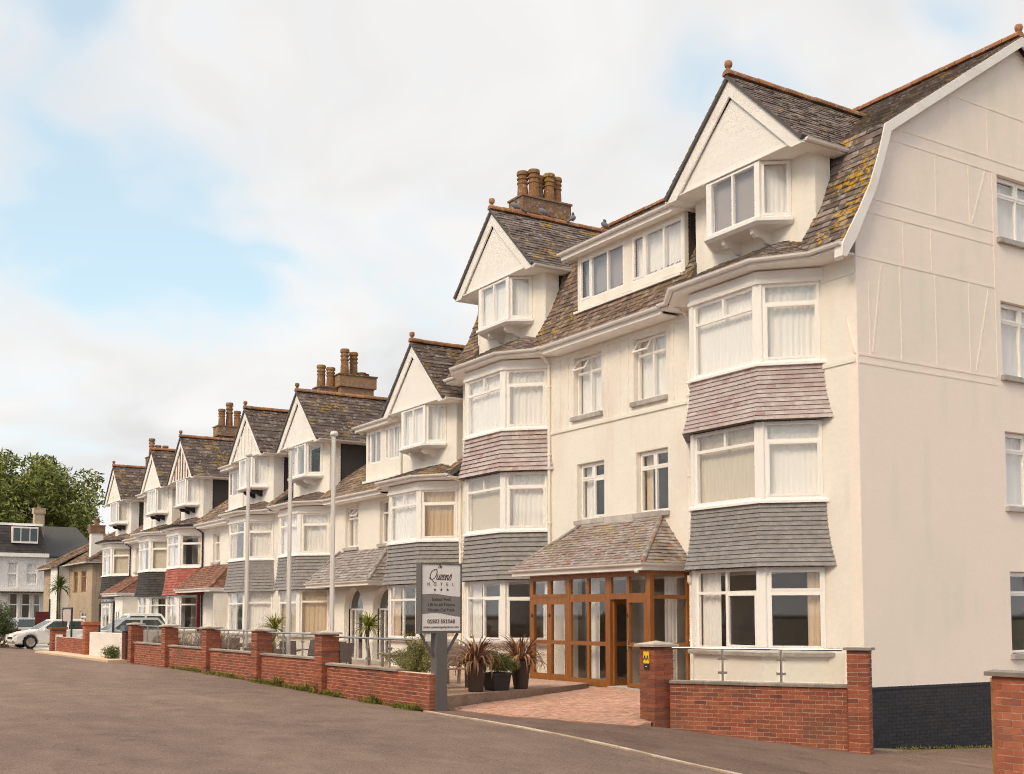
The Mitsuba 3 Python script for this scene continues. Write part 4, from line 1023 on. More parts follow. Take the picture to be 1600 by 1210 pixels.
put(V_ + '__back_wall', G().box(8, 21.7, 122, 122.2, -.3, 7.5), 'room')
g = G(); vf.box(g, 8, 21.9, 7.5, 7.85, -.2, .3); vf.box(g, 8, 21.8, 4.25, 4.5, 0, .35); put(V_ + '__cornice', g, 'white_trim')
g = G(); vf.box(g, 17.7, 21.6, 4.12, 4.22, .02, 1.0); put(V_ + '__balcony', g, 'dark_trim')
g = G()
for x in np.arange(17.7, 21.6, .16): g.box(x, x + .03, 117.03, 117.06, 4.22, 5.1)
put(V_ + '__balcony_rail', g, 'white_trim', kind='stuff')
ps = []
for q in (((8, 117.95, 7.85), (21.75, 117.95, 7.85), (21.2, 118.7, 10.5), (8, 118.7, 10.5)), ((21.75, 117.95, 7.85), (21.75, 128, 7.85), (21.2, 128, 10.5), (21.2, 118.7, 10.5))):
    f2, poly = quadframe(*q); put(K(V_ + '__mansard_deck'), G().ext(poly, f2, -.2, -.005), 'lead'); ps += slates(poly, f2, gauge=.3, w=.4, t=.02)
pieces(V_ + '__mansard', 'slate', ps, 'tile_dark', 0, 'roof_slates')
g = G(); g.box(8, 21.4, 118.6, 128, 10.5, 10.72); put(V_ + '__flat_roof', g, 'white_trim')
df = Fr((0, 117.9, 0), (1, 0, 0)); g = G(); g.box(18.6, 20.9, 117.92, 119.5, 8.8, 10.35); put(V_ + '__dormer', g, 'white_trim')
for a, b in ((18.7, 19.3), (19.4, 20.1), (20.2, 20.8)): put(K(V_ + '__dormer_pane'), G().box(a, b, 117.88, 117.93, 9.0, 10.2), 'car_glass')
f2, poly = quadframe((21.4, 119.5, 7.9), (27.2, 119.5, 7.7), (26.2, 121.4, 10.0), (25.0, 121.7, 10.65)); q = [(21.4, 119.5, 7.7), (27.4, 119.5, 7.7), (25.3, 122.6, 10.8), (21.4, 122.6, 10.8)]
f2, poly = quadframe(*q); put(V_ + '__wing_roof', G().ext(poly, f2, -.2, 0), 'lead')
put(V_ + '__wing_wall', G().box(21.7, 27.0, 119.9, 122, -.3, 7.7), 'villa_wall')
chimney(V_ + '__chimney', (21.2, 119.6, 0), .9, .9, 9.5, 12.3, [(0, 0, .35, 'pot_clay')], stack='tan_wall', band='tan_wall')


# ================================================================ walls and street furniture
def brick_run(p, q, z0, z1, t, mat_seed=0, bl=.225, bh=.075):
    """bricks of a wall along p-q (2D), full thickness t"""
    p, q = np.array(p, float), np.array(q, float); L = np.linalg.norm(q - p); u = (q - p) / L; n = np.array([u[1], -u[0]]); out = []
    z = z1; r = 0
    while z > z0:
        x = -(bl / 2 if r % 2 else 0)
        while x < L - .01:
            a, b = max(x, 0) + .004, min(x + bl, L) - .004
            if b - a > .02:
                j = rng.uniform(-.003, .003); c = p + u * (a + b) / 2 + n * j
                g = G(); g.obox((c[0], c[1], z - bh / 2), (*(u * (b - a) / 2), 0), (*(n * t / 2), 0), (0, 0, bh / 2 - .0045)); out.append((g.v[0], g.f[0]))
            x += bl
        z -= bh; r += 1
    return out


def core(g, p, q, z0, z1, t):
    p, q = np.array(p, float), np.array(q, float); u = q - p; n = np.array([u[1], -u[0]]) / np.linalg.norm(u); c = (p + q) / 2; u = u * (1 - .03 / np.linalg.norm(u))
    return g.obox((c[0], c[1], (z0 + z1) / 2), (*(u / 2), 0), (*(n * (t / 2 - .006)), 0), (0, 0, (z1 - z0) / 2))


def pillar_bricks(c, u, w, z0, z1, bh=.075):
    u = np.array(u, float) / np.linalg.norm(u); n = np.array([u[1], -u[0]]); out = []; z = z1; r = 0
    while z > z0:
        a, b = (u, n) if r % 2 else (n, u)
        for s in (-1, 1):
            m = np.array(c) + a * s * w / 4
            g = G(); g.obox((m[0], m[1], z - bh / 2), (*(a * (w / 4 - .004)), 0), (*(b * (w / 2 + rng.uniform(-.002, .002))), 0), (0, 0, bh / 2 - .0045)); out.append((g.v[0], g.f[0]))
        z -= bh; r += 1
    return out


def cap_stone(key, c, u, w, z, peak=.09, mat='cap_stone'):
    u = np.array([*u, 0], float) / np.linalg.norm(u); n = np.array([u[1], -u[0], 0]); h = w / 2
    V = [np.array([*c, 0]) + i * u * h + j * n * h + [0, 0, zz] for zz in (z, z + .045) for i, j in ((-1, -1), (1, -1), (1, 1), (-1, 1))] + [np.array([*c, z + peak])]
    put(key, G().add(V, [[0, 1, 5], [0, 5, 4], [1, 2, 6], [1, 6, 5], [2, 3, 7], [2, 7, 6], [3, 0, 4], [3, 4, 7], [4, 5, 8], [5, 6, 8], [6, 7, 8], [7, 4, 8], [0, 2, 1], [0, 3, 2]]), mat)


def coping_run(key, p, q, z, w, n):
    p, q = np.array(p, float), np.array(q, float)
    for i in range(n):
        a, b = p + (q - p) * (i / n), p + (q - p) * ((i + 1) / n); u = (b - a); L = np.linalg.norm(u); u /= L; m = np.array([u[1], -u[0]]); c = (a + b) / 2
        fr = Fr((*a, z), (*u, 0)); g = G(); g.ext(Polygon([(-w / 2, 0), (w / 2, 0), (w / 2, .045), (.0, .062), (-w / 2, .045)]), Fr((*(a + u * .003), z), (*m, 0), (0, 0, 1)), 0, -(L - .006) if np.cross(np.array([*m, 0]), [0, 0, 1]) @ np.array([*u, 0]) < 0 else (L - .006))
        put(K(key + '__coping_stone'), g, 'coping')


def glass_run(key, p, q, z0, z1, posts, rail_z, ends=(0, 0)):
    p, q = np.array(p, float), np.array(q, float); u = q - p; L = np.linalg.norm(u); u /= L
    for a, b in zip([0, *posts], [*posts, L]):
        s, e = p + u * (a + .05), p + u * (b - .05)
        put(K(key + '__glass_panel'), G().quad((*s, z0 + .03), (*e, z0 + .03), (*e, z1), (*s, z1)), 'rail_glass')
    for a in posts:
        c = p + u * a; g = G(); g.tube([(*c, z0), (*c, rail_z)], .022, 8); g.lathe((*c, z0), [(.05, 0), (.05, .012), (.02, .014)], 10)
        for h in (.16, z1 - z0 - .12):
            for s in (-1, 1): g.obox((*(c + u * s * .055), z0 + h), (*(u * .03), 0), (-.018 * u[1], .018 * u[0], 0), (0, 0, .022))
        put(K(key + '__rail_post'), g, 'steel')
    s, e = p - u * ends[0], q + u * ends[1]
    put(K(key + '__handrail'), G().tube([(*s, rail_z), (*e, rail_z)], .024, 10), 'steel')


# long garden wall on the street line
GW = thing('garden_wall', 'long red brick garden wall with glass panels between square pillars, left of the hotel sign', 'wall')
ys = [43.56, 39.22, 34.88, 30.55, 26.17]; ps, pb = [], []
for i, y in enumerate(ys):
    zt = .93 + (y - 26) * .004; zb = gz(11, y) - .12
    put(K(GW + '__pillar_core'), G().box(10.89, 11.31, y - .43, y - .02, zb, 1.55 + (y - 26) * .006), 'mortar')
    pb += pillar_bricks((11.10, y - .225), (0, 1), .44, zb, 1.555 + (y - 26) * .006)
    cap_stone(K(GW + '__pillar_cap'), (11.10, y - .225), (0, 1), .56, 1.555 + (y - 26) * .006)
    ye = ys[i + 1] if i < 4 else 20.62
    a, b = (11.12, y - .45), (11.12, ye)
    nz = zt if i < 4 else .84
    core(g := G(), a, b, zb - .1, nz, .22); put(K(GW + '__mortar_core'), g, 'mortar')
    ps += brick_run(b, a, min(zb, gz(11, ye) - .12), nz, .22)
    coping_run(GW, a, b if i < 4 else (11.12, 22.0), nz, .31, 5 if i < 4 else 5)
    if i < 4: glass_run(GW, a, b, nz + .05, 1.44 + (y - 26) * .006, [1.3, 2.6], 1.52 + (y - 26) * .006)
    else: glass_run(GW, a, (11.12, 22.55), nz + .05, 1.42, [2.0, 3.1], 1.50, (0, 1.0))
pieces(GW, 'brick', ps, 'brick', 300, 'far_bricks')
pieces(GW, 'pillar_brick', pb, 'brick', 300)

# wall in front of the near bay
RW = thing('garden_wall', 'short red brick wall with steel handrail and glass in front of the near bay', 'wall')
a, b = np.array([14.16, 17.0]), np.array([15.83, 14.25]); u = (b - a) / np.linalg.norm(b - a)
core(g := G(), a, b, -.7, .75, .22); put(RW + '__mortar_core', g, 'mortar')
pieces(RW, 'brick', brick_run(a, b, -.62, .75, .22, bl=.232), 'brick', 300)
coping_run(RW, a, b + u * .12, .75, .30, 5)
c = b + u * .19
put(RW + '__pillar_core', G().obox((*c, .4), (*(u * .17), 0), (-u[1] * .17, u[0] * .17, 0), (0, 0, 1.0)), 'mortar')
pieces(RW, 'pillar_brick', pillar_bricks(c, u, .36, -.75, 1.40), 'brick', 300)
put(RW + '__pillar_cap', G().obox((*c, 1.425), (*(u * .23), 0), (-u[1] * .23, u[0] * .23, 0), (0, 0, .022)), 'coping')
glass_run(RW, a, b, .80, 1.33, [.98, 2.05], 1.40, (0.05, -.1))
GP = thing('gate_pillar', 'red brick entrance pillar with a yellow badge and pointed stone cap', 'pillar')
c2 = np.array([14.02, 17.26])
pu = np.array([.16, 1.0])
put(GP + '__core', G().box(13.81, 14.23, 17.05, 17.47, -.3, 1.40), 'mortar')
pieces(GP, 'brick', pillar_bricks(c2, (0, 1), .45, -.3, 1.42), 'brick', 300)
cap_stone(GP + '__cap', c2, (0, 1), .60, 1.42, .11)
BD = thing('badge_sign', 'small yellow and black rating badge fixed to the entrance pillar', 'sign')
f2 = Fr((13.785, 17.26, 1.13), (0, -1, 0)); g = G(); f2.box(g, -.085, .085, -.02, .20, 0, .012); put(BD + '__panel', g, 'yellow')
g = G(); f2.box(g, -.07, .07, -.13, -.024, 0, .012); put(BD + '__lower_panel', g, 'ink_dark')


def lettering(key, text, fr, u, v, h, mat, w=.004, bold=False, shear=0, fit=None, sx=1.0):
    m = meshkit.text_mesh(text, h, .004, bold); p = np.array(m.vertices); p[:, 0] -= p[:, 0].min(); W = p[:, 0].max()
    k = (fit / W) if fit else sx
    p[:, 0] = p[:, 0] * k + shear * p[:, 1]
    p[:, 0] -= (p[:, 0].max() + p[:, 0].min()) / 2
    put(key, G().add(fr.p(p + [u, v, w]), m.faces), mat)


lettering(BD + '__lettering', 'AA', f2, 0, .04, .085, 'ink_dark', .013, True)
g = G(); f2.box(g, -.03, .03, -.085, -.075, .012, .016); put(BD + '__small_print', g, 'sign_white')

# foreground wall at the right edge
FW = thing('garden_wall', 'orange red brick wall with thick mortar at the right edge of the view', 'wall')
pieces(FW, 'brick', brick_run((11.1, 7.92), (11.1, 5.4), -.9, 1.36, .22), 'brick_front', 300)
core(g := G(), (11.1, 7.90), (11.1, 5.4), -1.0, 1.36, .22); put(FW + '__mortar_core', g, 'mortar')
coping_run(FW, (11.1, 7.98), (11.1, 5.4), 1.36, .33, 3)
GT = thing('timber_gate', 'weathered timber gate seen edge on beside the right hand brick wall', 'gate')
for i, (x, z1) in enumerate(((11.16, 1.33), (11.27, 1.30))): put(K(GT + '__board'), G().box(x, x + .09, 8.0, 8.06 + .03 * i, .2, z1), 'gate_wood')
for z in (.4, 1.05): put(K(GT + '__rail'), G().box(11.14, 12.2, 7.94, 7.985, z, z + .1), 'gate_wood')
for i in range(8): put(K(GT + '__board'), G().box(11.38 + i * .105, 11.475 + i * .105, 7.985, 8.01, .15, 1.28), 'gate_wood')

# hotel sign
S_ = thing('hotel_sign', 'grey framed hotel sign board on a square post at the entrance', 'sign')
sf = Fr((11.255, 20.60, 2.345), (1, 0, 0)); HW, HH = .465, .70
g = G()
for q in ((-HW, HW, HH - .035, HH), (-HW, HW, -HH, -HH + .05), (-HW, -HW + .03, -HH + .05, HH - .035), (HW - .03, HW, -HH + .05, HH - .035)): sf.box(g, *q, -.19, .015)
put(S_ + '__frame', g, 'sign_grey')
g = G(); sf.box(g, -HW + .03, HW - .03, -HH + .05, HH - .035, -.17, 0); put(S_ + '__face', g, 'sign_white')
uu = np.linspace(-HW + .03, HW - .03, 17); top_ = .06 - .022 * np.tanh(uu * 7) + .01 * np.cos(uu * 6); bot_ = -.335 - .028 * np.tanh((uu - .05) * 6) + .02 * np.cos(uu * 5)
put(S_ + '__wave_band', G().ext(Polygon(np.vstack([np.column_stack([uu, bot_]), np.column_stack([uu, top_])[::-1]])), sf, .001, .004), 'sign_band')
put(S_ + '__post', G().box(11.135, 11.375, 20.56, 20.80, -.1, 1.66), 'sign_grey')
for s in (-1, 1):
    g = G(); g.bar((11.255 + s * .12, 20.68, 1.17), (11.255 + s * .42, 20.68, 1.64), .045, .045, (0, 1, 0)); put(K(S_ + '__brace'), g, 'sign_grey')
L_ = S_ + '__lettering'
from shapely.geometry import LineString
from shapely import union_all


def script(key, strokes, fr, u, v, k, mat, pen=.05, slant=.28):
    """handwritten letters: each stroke a smooth curve through its points, drawn with a pen of changing width"""
    out = []
    for st in strokes:
        p = np.array(st, float); t = np.linspace(0, len(p) - 1, 10 * len(p)); i = np.clip(t.astype(int), 0, len(p) - 2); f = (t - i)[:, None]
        a, b, c, d = p[np.clip(i - 1, 0, None)], p[i], p[i + 1], p[np.clip(i + 2, None, len(p) - 1)]
        q = .5 * (2 * b + (c - a) * f + (2 * a - 5 * b + 4 * c - d) * f ** 2 + (3 * b - a - 3 * c + d) * f ** 3)
        for m, n in zip(q[:-1], q[1:]):
            down = abs(n[1] - m[1]) / (np.linalg.norm(n - m) + 1e-9); out.append(LineString([m, n]).buffer(pen * (.5 + .75 * down), 3))
    g = union_all(out).simplify(.008); g = affinity.affine_transform(g, [k, k * slant, 0, k, u, v])
    put(key, G().ext(g, fr, .001, .005), mat)


E_ = lambda x: [(x, .42), (x + .30, .55), (x + .30, .85), (x + .12, .92), (x + .02, .55), (x + .10, .12), (x + .30, .08), (x + .48, .32)]
script(K(L_), [[(.95, 1.75), (.45, 1.7), (.08, 1.2), (.05, .55), (.35, .1), (.8, .25), (1.12, .8), (1.12, 1.45), (.85, 1.8), (.55, 1.6)], [(-.1, .25), (.2, .3), (.6, -.05), (1.05, -.4), (1.45, -.35)],
               [(1.42, .85), (1.34, .4), (1.40, .08), (1.62, .15), (1.80, .85)], [(1.80, .9), (1.74, .35), (1.80, .06), (2.0, .3)], E_(2.0), E_(2.46),
               [(2.94, .32), (3.04, .86), (3.0, .06)], [(3.0, .3), (3.18, .8), (3.36, .84), (3.34, .2), (3.42, .05), (3.6, .3)], [(3.6, .3), (3.86, 1.0), (3.98, .4), (3.9, .06), (3.66, .04), (3.6, .16)]], sf, -.275, .355, .122, 'ink_brown', .062, .24)
script(K(L_), [[(.0, 1.5), (.3, 1.75), (.9, 1.6), (1.3, 1.8)], [(.65, 1.65), (.5, .8), (.3, .1), (.05, .15)], [(1.0, .1), (1.15, .9), (1.35, 1.7), (1.2, 1.75), (1.05, .6), (1.02, .05)], [(1.05, .5), (1.3, .85), (1.42, .6), (1.38, .08), (1.6, .2)], E_(1.62)], sf, -.085, .595, .046, 'ink_brown', .09, .24)
for ch, x in zip('HOTEL', (-.29, -.145, .0, .135, .265)): lettering(K(L_), ch, sf, x, .245, .062, 'ink_dark', .004)
star = Polygon([((.034 if i % 2 == 0 else .015) * math.cos(math.pi / 2 + i * math.pi / 5), (.034 if i % 2 == 0 else .015) * math.sin(math.pi / 2 + i * math.pi / 5)) for i in range(10)])
for x in (-.145, .0, .145): put(K(S_ + '__star'), G().ext(affinity.translate(star, x, .165), sf, .001, .005), 'ink_dark')
for t, z, f in (('Indoor Pool', -.055, .42), ('Lift to all Floors', -.16, .60), ('Private Car Park', -.265, .60)): lettering(K(L_), t, sf, 0, z, .058, 'ink_dark', .005, False, 0, f)
lettering(K(L_), '01803 551048', sf, 0, -.50, .075, 'ink_brown', .004, True, 0, .62)
lettering(K(L_), 'www.queenspaignton.com', sf, 0, -.595, .042, 'ink_brown', .004, False, 0, .80)
put(S_ + '__notice', G().box(10.91, 11.03, 20.60, 20.62, 1.49, 1.63), 'sign_white')

# flag poles
for i, (x, y, h, lab) in enumerate(((11.9, 30.45, 6.55, 'tall white flagpole rising between the guest house bay and a cordyline'), (11.9, 27.5, 6.55, 'white flagpole crossing the arched porch roof, nearest the hotel sign'), (11.9, 33.85, 6.75, 'farthest white flagpole, standing in front of the grey aproned bay'))):
    f = thing('flagpole', lab, 'flagpole', 'flagpoles behind the garden wall')
    put(f + '__pole', G().tube([(x, y, .3), (x, y, 3), (x, y, h)], [.06, .055, .045], 12), 'pole_white', smooth=50)
    put(f + '__truck', G().lathe((x, y, h), [(.055, 0), (.10, .02), (.11, .07), (.08, .12), (0, .13)], 12), 'pole_white', smooth=True)
    put(f + '__base_plate', G().box(x - .16, x + .16, y - .16, y + .16, .3, .39), 'dark_metal')
    put(f + '__halyard', G().tube([(x - .085, y - .04, 1.3), (x - .075, y - .04, h)], .006, 4), 'pole_white')
    put(f + '__cleat', G().obox((x - .09, y - .03, 1.35), (.015, 0, 0), (0, .012, 0), (0, 0, .07)), 'steel')


# ================================================================ planting
def blades(g, c, n, L, w, el=(20, 80), droop=.5, seg=5, az=(0, 360), rs=None, r0=.03):
    """strap leaves that rise from c and bend over"""
    R = rs or rng
    for _ in range(n):
        a, e = math.radians(R.uniform(*az)), math.radians(R.uniform(*el)); l = L * R.uniform(.7, 1.1); ww = w * R.uniform(.7, 1.2)
        p = np.array(c, float) + [math.cos(a) * r0 * R.random(), math.sin(a) * r0 * R.random(), R.uniform(-.02, .02)]; pts = [p.copy()]; dr_ = droop * R.uniform(.6, 1.4)
        for k in range(seg):
            d = np.array([math.cos(a) * math.cos(e), math.sin(a) * math.cos(e), math.sin(e)]); p = p + d * l / seg; pts.append(p.copy()); e -= dr_ * (k + 1) / seg
        side = np.array([-math.sin(a), math.cos(a), 0]); side = side + [0, 0, R.uniform(-.4, .4)]; side /= np.linalg.norm(side)
        V = []
        for k, q in enumerate(pts):
            t = k / seg; h = ww * .5 * (.55 + .9 * t if t < .4 else max(.03, 1.55 * (1 - t))); V += [q - side * h, q + side * h]
        g.add(V, [[2 * k, 2 * k + 1, 2 * k + 3, 2 * k + 2] for k in range(seg)])
    return g


def leaf_cloud(g, centres, radii, n, size, flat=.6, shell=.75):
    """small folded leaves scattered through a set of ellipsoids, thicker near their skins"""
    for c, r in zip(centres, radii):
        c, r = np.array(c, float), np.broadcast_to(np.array(r, float), (3,))
        for _ in range(n):
            d = rng.normal(size=3); d /= np.linalg.norm(d); rad = (shell + (1 - shell) * rng.random()) if rng.random() < .7 else rng.random()
            p = c + d * r * rad * rng.uniform(.85, 1.1)
            t = rng.normal(size=3); t /= np.linalg.norm(t); b = np.cross(t, rng.normal(size=3)); b /= np.linalg.norm(b); s = size * rng.uniform(.6, 1.3)
            g.add([p - t * s, p + b * s * flat * .5, p + t * s, p - b * s * flat * .5], [[0, 1, 2, 3]])
    return g


def limb(g, pts, r): g.tube(pts, r, 7)


def big_tree(name, label, base, H, R, nclump, leaf, seed, lean=0):
    global rng
    keep = rng; rng = np.random.default_rng(seed)
    t = thing(name, label, 'tree'); b = np.array(base, float); g = G()
    limb(g, [b, b + [.1, 0, H * .18], b + [.2, .1, H * .38], b + [.3, 0, H * .6]], [R * .085, R * .07, R * .055, R * .03])
    cs, rs = [], []
    for i in range(nclump):
        a, e = rng.uniform(0, 2 * math.pi), rng.uniform(-.35, 1.45); q = rng.uniform(.45, .95)
        c = b + [0, 0, H * .58] + np.array([math.cos(a) * math.cos(e) * R, math.sin(a) * math.cos(e) * R, math.sin(e) * H * .40]) * q
        cs.append(c); rs.append(np.array([1, 1, .75]) * R * rng.uniform(.11, .21))
        if i % 3 == 0: limb(g, [b + [.15, 0, H * rng.uniform(.22, .45)], (b + [0, 0, H * .5]) * .45 + c * .55 - [0, 0, .6], c], [R * .035, R * .02, R * .008])
    put(t + '__trunk', g, 'bark', smooth=50, kind=None)
    put(t + '__crown', leaf_cloud(G(), cs, rs, leaf, R * .028), 'tree_leaf')
    rng = keep
    return t


big_tree('plane_tree', 'large leafy green tree rising behind the grey villa and hipped house', (24.0, 150.0, .4), 21.0, 12.5, 110, 260, 3)
big_tree('plane_tree', 'large leafy green tree cut by the left edge of the photo', (15.0, 146.0, .4), 22.0, 11.0, 90, 260, 5)


def cordyline(label, base, h, n, L, w, trunk_r=.05, pot=None, mat='palm_leaf', el=(-25, 85)):
    t = thing('cordyline_palm', label, 'palm')
    b = np.array(base, float); top = b + [.03, .02, h]
    put(t + '__trunk', G().tube([b, b + [.05, 0, h * .4], b + [.0, .03, h * .75], top], [trunk_r * 1.2, trunk_r, trunk_r, trunk_r * 1.1], 8), 'bark', smooth=50)
    put(t + '__crown', blades(G(), top, n, L, w, el, .55, 5, r0=.06), mat)
    return t


cordyline('spiky yellow green cordyline with a slim trunk in front of the arched porch', (13.0, 27.75, .36), 1.35, 110, .62, .045)
cordyline('yellow green cordyline beside the grey aproned bay, left of the middle flagpole', (12.9, 34.2, .36), 1.25, 100, .70, .05)
cordyline('tall thin cordyline in front of the tan hipped house', (14.2, 73.0, .37), 3.3, 110, 1.0, .09, .07, mat='leaf')
cordyline('brownish cordyline at the left edge beside the dark hedge', (9.6, 84.0, .37), 3.2, 110, 1.1, .10, .08)

for i, (x, y, h, lab) in enumerate(((12.2, 36.6, 1.25, 'dark spiky flax between the far flagpole and the cordyline'), (12.1, 38.6, 1.2, 'bronze flax behind the third glass panel from the left'), (12.3, 40.4, 1.15, 'olive flax above the second glass panel from the left'),
                                 (12.3, 41.7, 1.2, 'pale olive flax above the farthest garden wall panels'), (12.6, 44.8, 1.1, 'dark flax with thin leaves near the dark brick pillar'), (12.4, 32.6, 1.1, 'dark flax right of the far flagpole base'))):
    p = thing('flax_plant', lab, 'plant', 'flax plants along the garden wall')
    put(p + '__leaves', blades(G(), (x, y, .5), 60, h * 1.05, .055, (35, 88), .45, 5, r0=.16), 'flax_leaf' if i % 2 == 0 else 'palm_leaf')
    put(p + '__planter', G().lathe((x, y, .36), [(0, 0), (.2, 0), (.26, .3), (.28, .3), (.28, .34), (.22, .34), (.2, .26), (0, .26)], 12), 'plastic_dark', smooth=35)
c = thing('broad_palm', 'bright green broad leaved palm in front of the dark porch opening', 'palm')
put(c + '__leaves', blades(G(), (13.2, 40.6, .7), 70, 1.1, .10, (20, 85), .7, 6, r0=.1), 'leaf')
put(c + '__planter', G().lathe((13.2, 40.6, .36), [(0, 0), (.2, 0), (.26, .36), (.28, .36), (.28, .4), (.22, .4), (.2, .3), (0, .3)], 12), 'plastic_dark', smooth=35)

SH = thing('bush', 'straggly green bush leaning over the brick wall beside the hotel sign', 'bush')
b = np.array([11.40, 21.95, .66]); g = G(); cs, rs = [], []
for i in range(44):
    a = rng.uniform(0, 2 * math.pi); l = rng.uniform(.35, .85); e = rng.uniform(.1, 1.3)
    tip = b + [-.05, 0, .22] + np.array([math.cos(a) * math.cos(e) * .55, math.sin(a) * math.cos(e) * 1.5, math.sin(e) * 1.0]) * l
    g.tube([b, (b + tip) / 2 + [0, 0, .10], tip], [.012, .008, .004], 5)
    for k in np.linspace(.35, 1.05, 5): cs.append(b + (tip - b) * k + [0, 0, .08 * math.sin(k * 3)]); rs.append((.10, .12, .07))
put(SH + '__stems', g, 'bark'); put(SH + '__leaves', leaf_cloud(G(), cs, rs, 26, .034, .45), 'leaf_dusty')

HD = thing('hedge', 'dark clipped hedge above dry flax leaves at the far left edge', 'hedge')
cs = [(9.5 + rng.uniform(-1.5, 1.3), 67.5 + rng.uniform(-1.2, 1.2), rng.uniform(.9, 2.4)) for _ in range(60)]
put(HD + '__stems', G().tube([(9.0, 68, .2), (9.1, 68, 1.6)], .08, 7), 'bark'); put(HD + '__leaves', leaf_cloud(G(), cs, [(.5, .5, .42)] * 60, 190, .075), 'hedge_leaf')
put(HD + '__dry_fringe', blades(blades(G(), (9.9, 66.6, .35), 60, 1.1, .07, (10, 70), .8, r0=.8), (8.6, 66.4, .35), 60, 1.1, .07, (10, 70), .8, r0=.8), 'flax_leaf')
put('verge', G().ext(Polygon([(3, 66.5), (10.4, 66.0), (10.9, 69), (10.5, 78), (3, 78)]), Fr((0, 0, 0), (1, 0, 0), (0, 1, 0)), -.2, .42), 'soil', kind='structure')
g = G()
for _ in range(1100):
    y = 20.9 + 17 * rng.random() ** 1.25; k = meshkit.noise(np.array([[y * 1.3, 1.7, 0]]), 3)[0]
    if rng.random() > k * 2.0 - .3: continue
    x = 10.97 - abs(rng.normal()) * .10
    blades(g, (x, y, gz(x, y)), int(rng.integers(4, 9)), rng.uniform(.07, .19), .018, (15, 85), .6, 3, r0=.05)
for y, h in ((28.6, .40), (26.0, .42), (23.0, .22), (26.8, .25), (24.9, .15)): blades(g, (10.93, y, gz(10.95, y)), 46, h, .03, (30, 88), .5, 4, r0=.12)
put('wall_weeds', g, 'weed', label='yellow green weeds and grass growing along the foot of the brick wall', cat='weeds', kind='stuff')
g = G()
for _ in range(120):
    x = rng.uniform(18.6, 21.6); y = 15.68 - abs(rng.normal()) * .05
    blades(g, (x, y, gz(x, y) + .01), 4, rng.uniform(.04, .10), .014, (20, 85), .6, 3, r0=.05)
put('lane_weeds', g, 'weed', label='low weeds along the foot of the black plinth', cat='weeds', kind='stuff')

# planters by the porch
for i, (x, y, lab) in enumerate(((12.85, 21.95, 'tall tapered brown pot nearest the sign post'), (14.25, 22.35, 'tall tapered brown pot nearest the porch'))):
    p = thing('plant_pot', lab, 'pot', 'pots beside the porch')
    an = math.pi / 4; sq = lambda r: r
    put(p + '__body', G().lathe((x, y, TZ), [(0, 0), (.155, 0), (.16, .02), (.235, .60), (.24, .63), (.21, .63), (.20, .56), (0, .56)], 20), 'pot_brown', smooth=35)
    put(p + '__soil', G().lathe((x, y, TZ + .545), [(0, .025), (.19, .02)], 14), 'soil')
    f = thing('bronze_flax', ('bronze flax arching out of the tall pot by the sign', 'bronze flax arching out of the tall pot by the porch')[i], 'plant', 'flax plants in the tall pots')
    put(f + '__leaves', blades(G(), (x, y, TZ + .56), 120, 1.02, .055, (15, 88), .75, 6, r0=.12), 'flax_leaf')
    put(f + '__fallen_leaves', blades(G(), (x, y, TZ + .6), 40, .85, .055, (20, 50), 1.5, 6, r0=.14), 'flax_dead')
p = thing('plant_pot', 'square black planter between the two tall brown pots', 'pot', 'pots beside the porch')
g = G(); q = [(.19, 0), (.225, .34)]; x, y = 13.5, 22.15
V = [[x + sx * r, y + sy * r * 1.05, TZ + z] for r, z in q for sx, sy in ((-1, -1), (1, -1), (1, 1), (-1, 1))]
put(p + '__body', g.add(V, [[0, 1, 5, 4], [1, 2, 6, 5], [2, 3, 7, 6], [3, 0, 4, 7], [4, 5, 6, 7]]), 'plastic_dark')
put(p + '__rim', G().box(x - .25, x + .25, y - .26, y + .26, TZ + .33, TZ + .39), 'plastic_dark')
f = thing('conifer', 'low green conifer shrub spilling out of the square black planter', 'shrub')
cs = [(x + rng.uniform(-.28, .34), y + rng.uniform(-.36, .32), TZ + .46 + rng.uniform(0, .34)) for _ in range(30)]
put(f + '__stem', G().tube([(x, y, TZ + .35), (x, y, TZ + .6)], .02, 6), 'bark'); put(f + '__leaves', leaf_cloud(G(), cs, [(.16, .16, .11)] * 30, 320, .026, .4), 'leaf')

# ================================================================ terrace furniture
def table(key, x, y, w, l, rz, mat, h=.74):
    c, s = math.cos(rz), math.sin(rz); U, V_2 = np.array([c, s, 0]), np.array([-s, c, 0]); o = np.array([x, y, TZ])
    n = 6
    for i in range(n):
        put(K(key + '__slat'), G().obox(o + U * (-w / 2 + w * (i + .5) / n) + [0, 0, h], U * (w / n / 2 - .005), V_2 * l / 2, (0, 0, .014)), mat)
    for i in (-1, 1):
        for j in (-1, 1): put(K(key + '__leg'), G().bar(o + U * i * (w / 2 - .06) + V_2 * j * (l / 2 - .08), o + U * i * (w / 2 - .08) + V_2 * j * (l / 2 - .1) + [0, 0, h - .014], .055, .055, (1, 0, 0)), mat)
    put(key + '__apron', G().obox(o + [0, 0, h - .06], U * (w / 2 - .06), V_2 * (l / 2 - .08), (0, 0, .035)), mat)


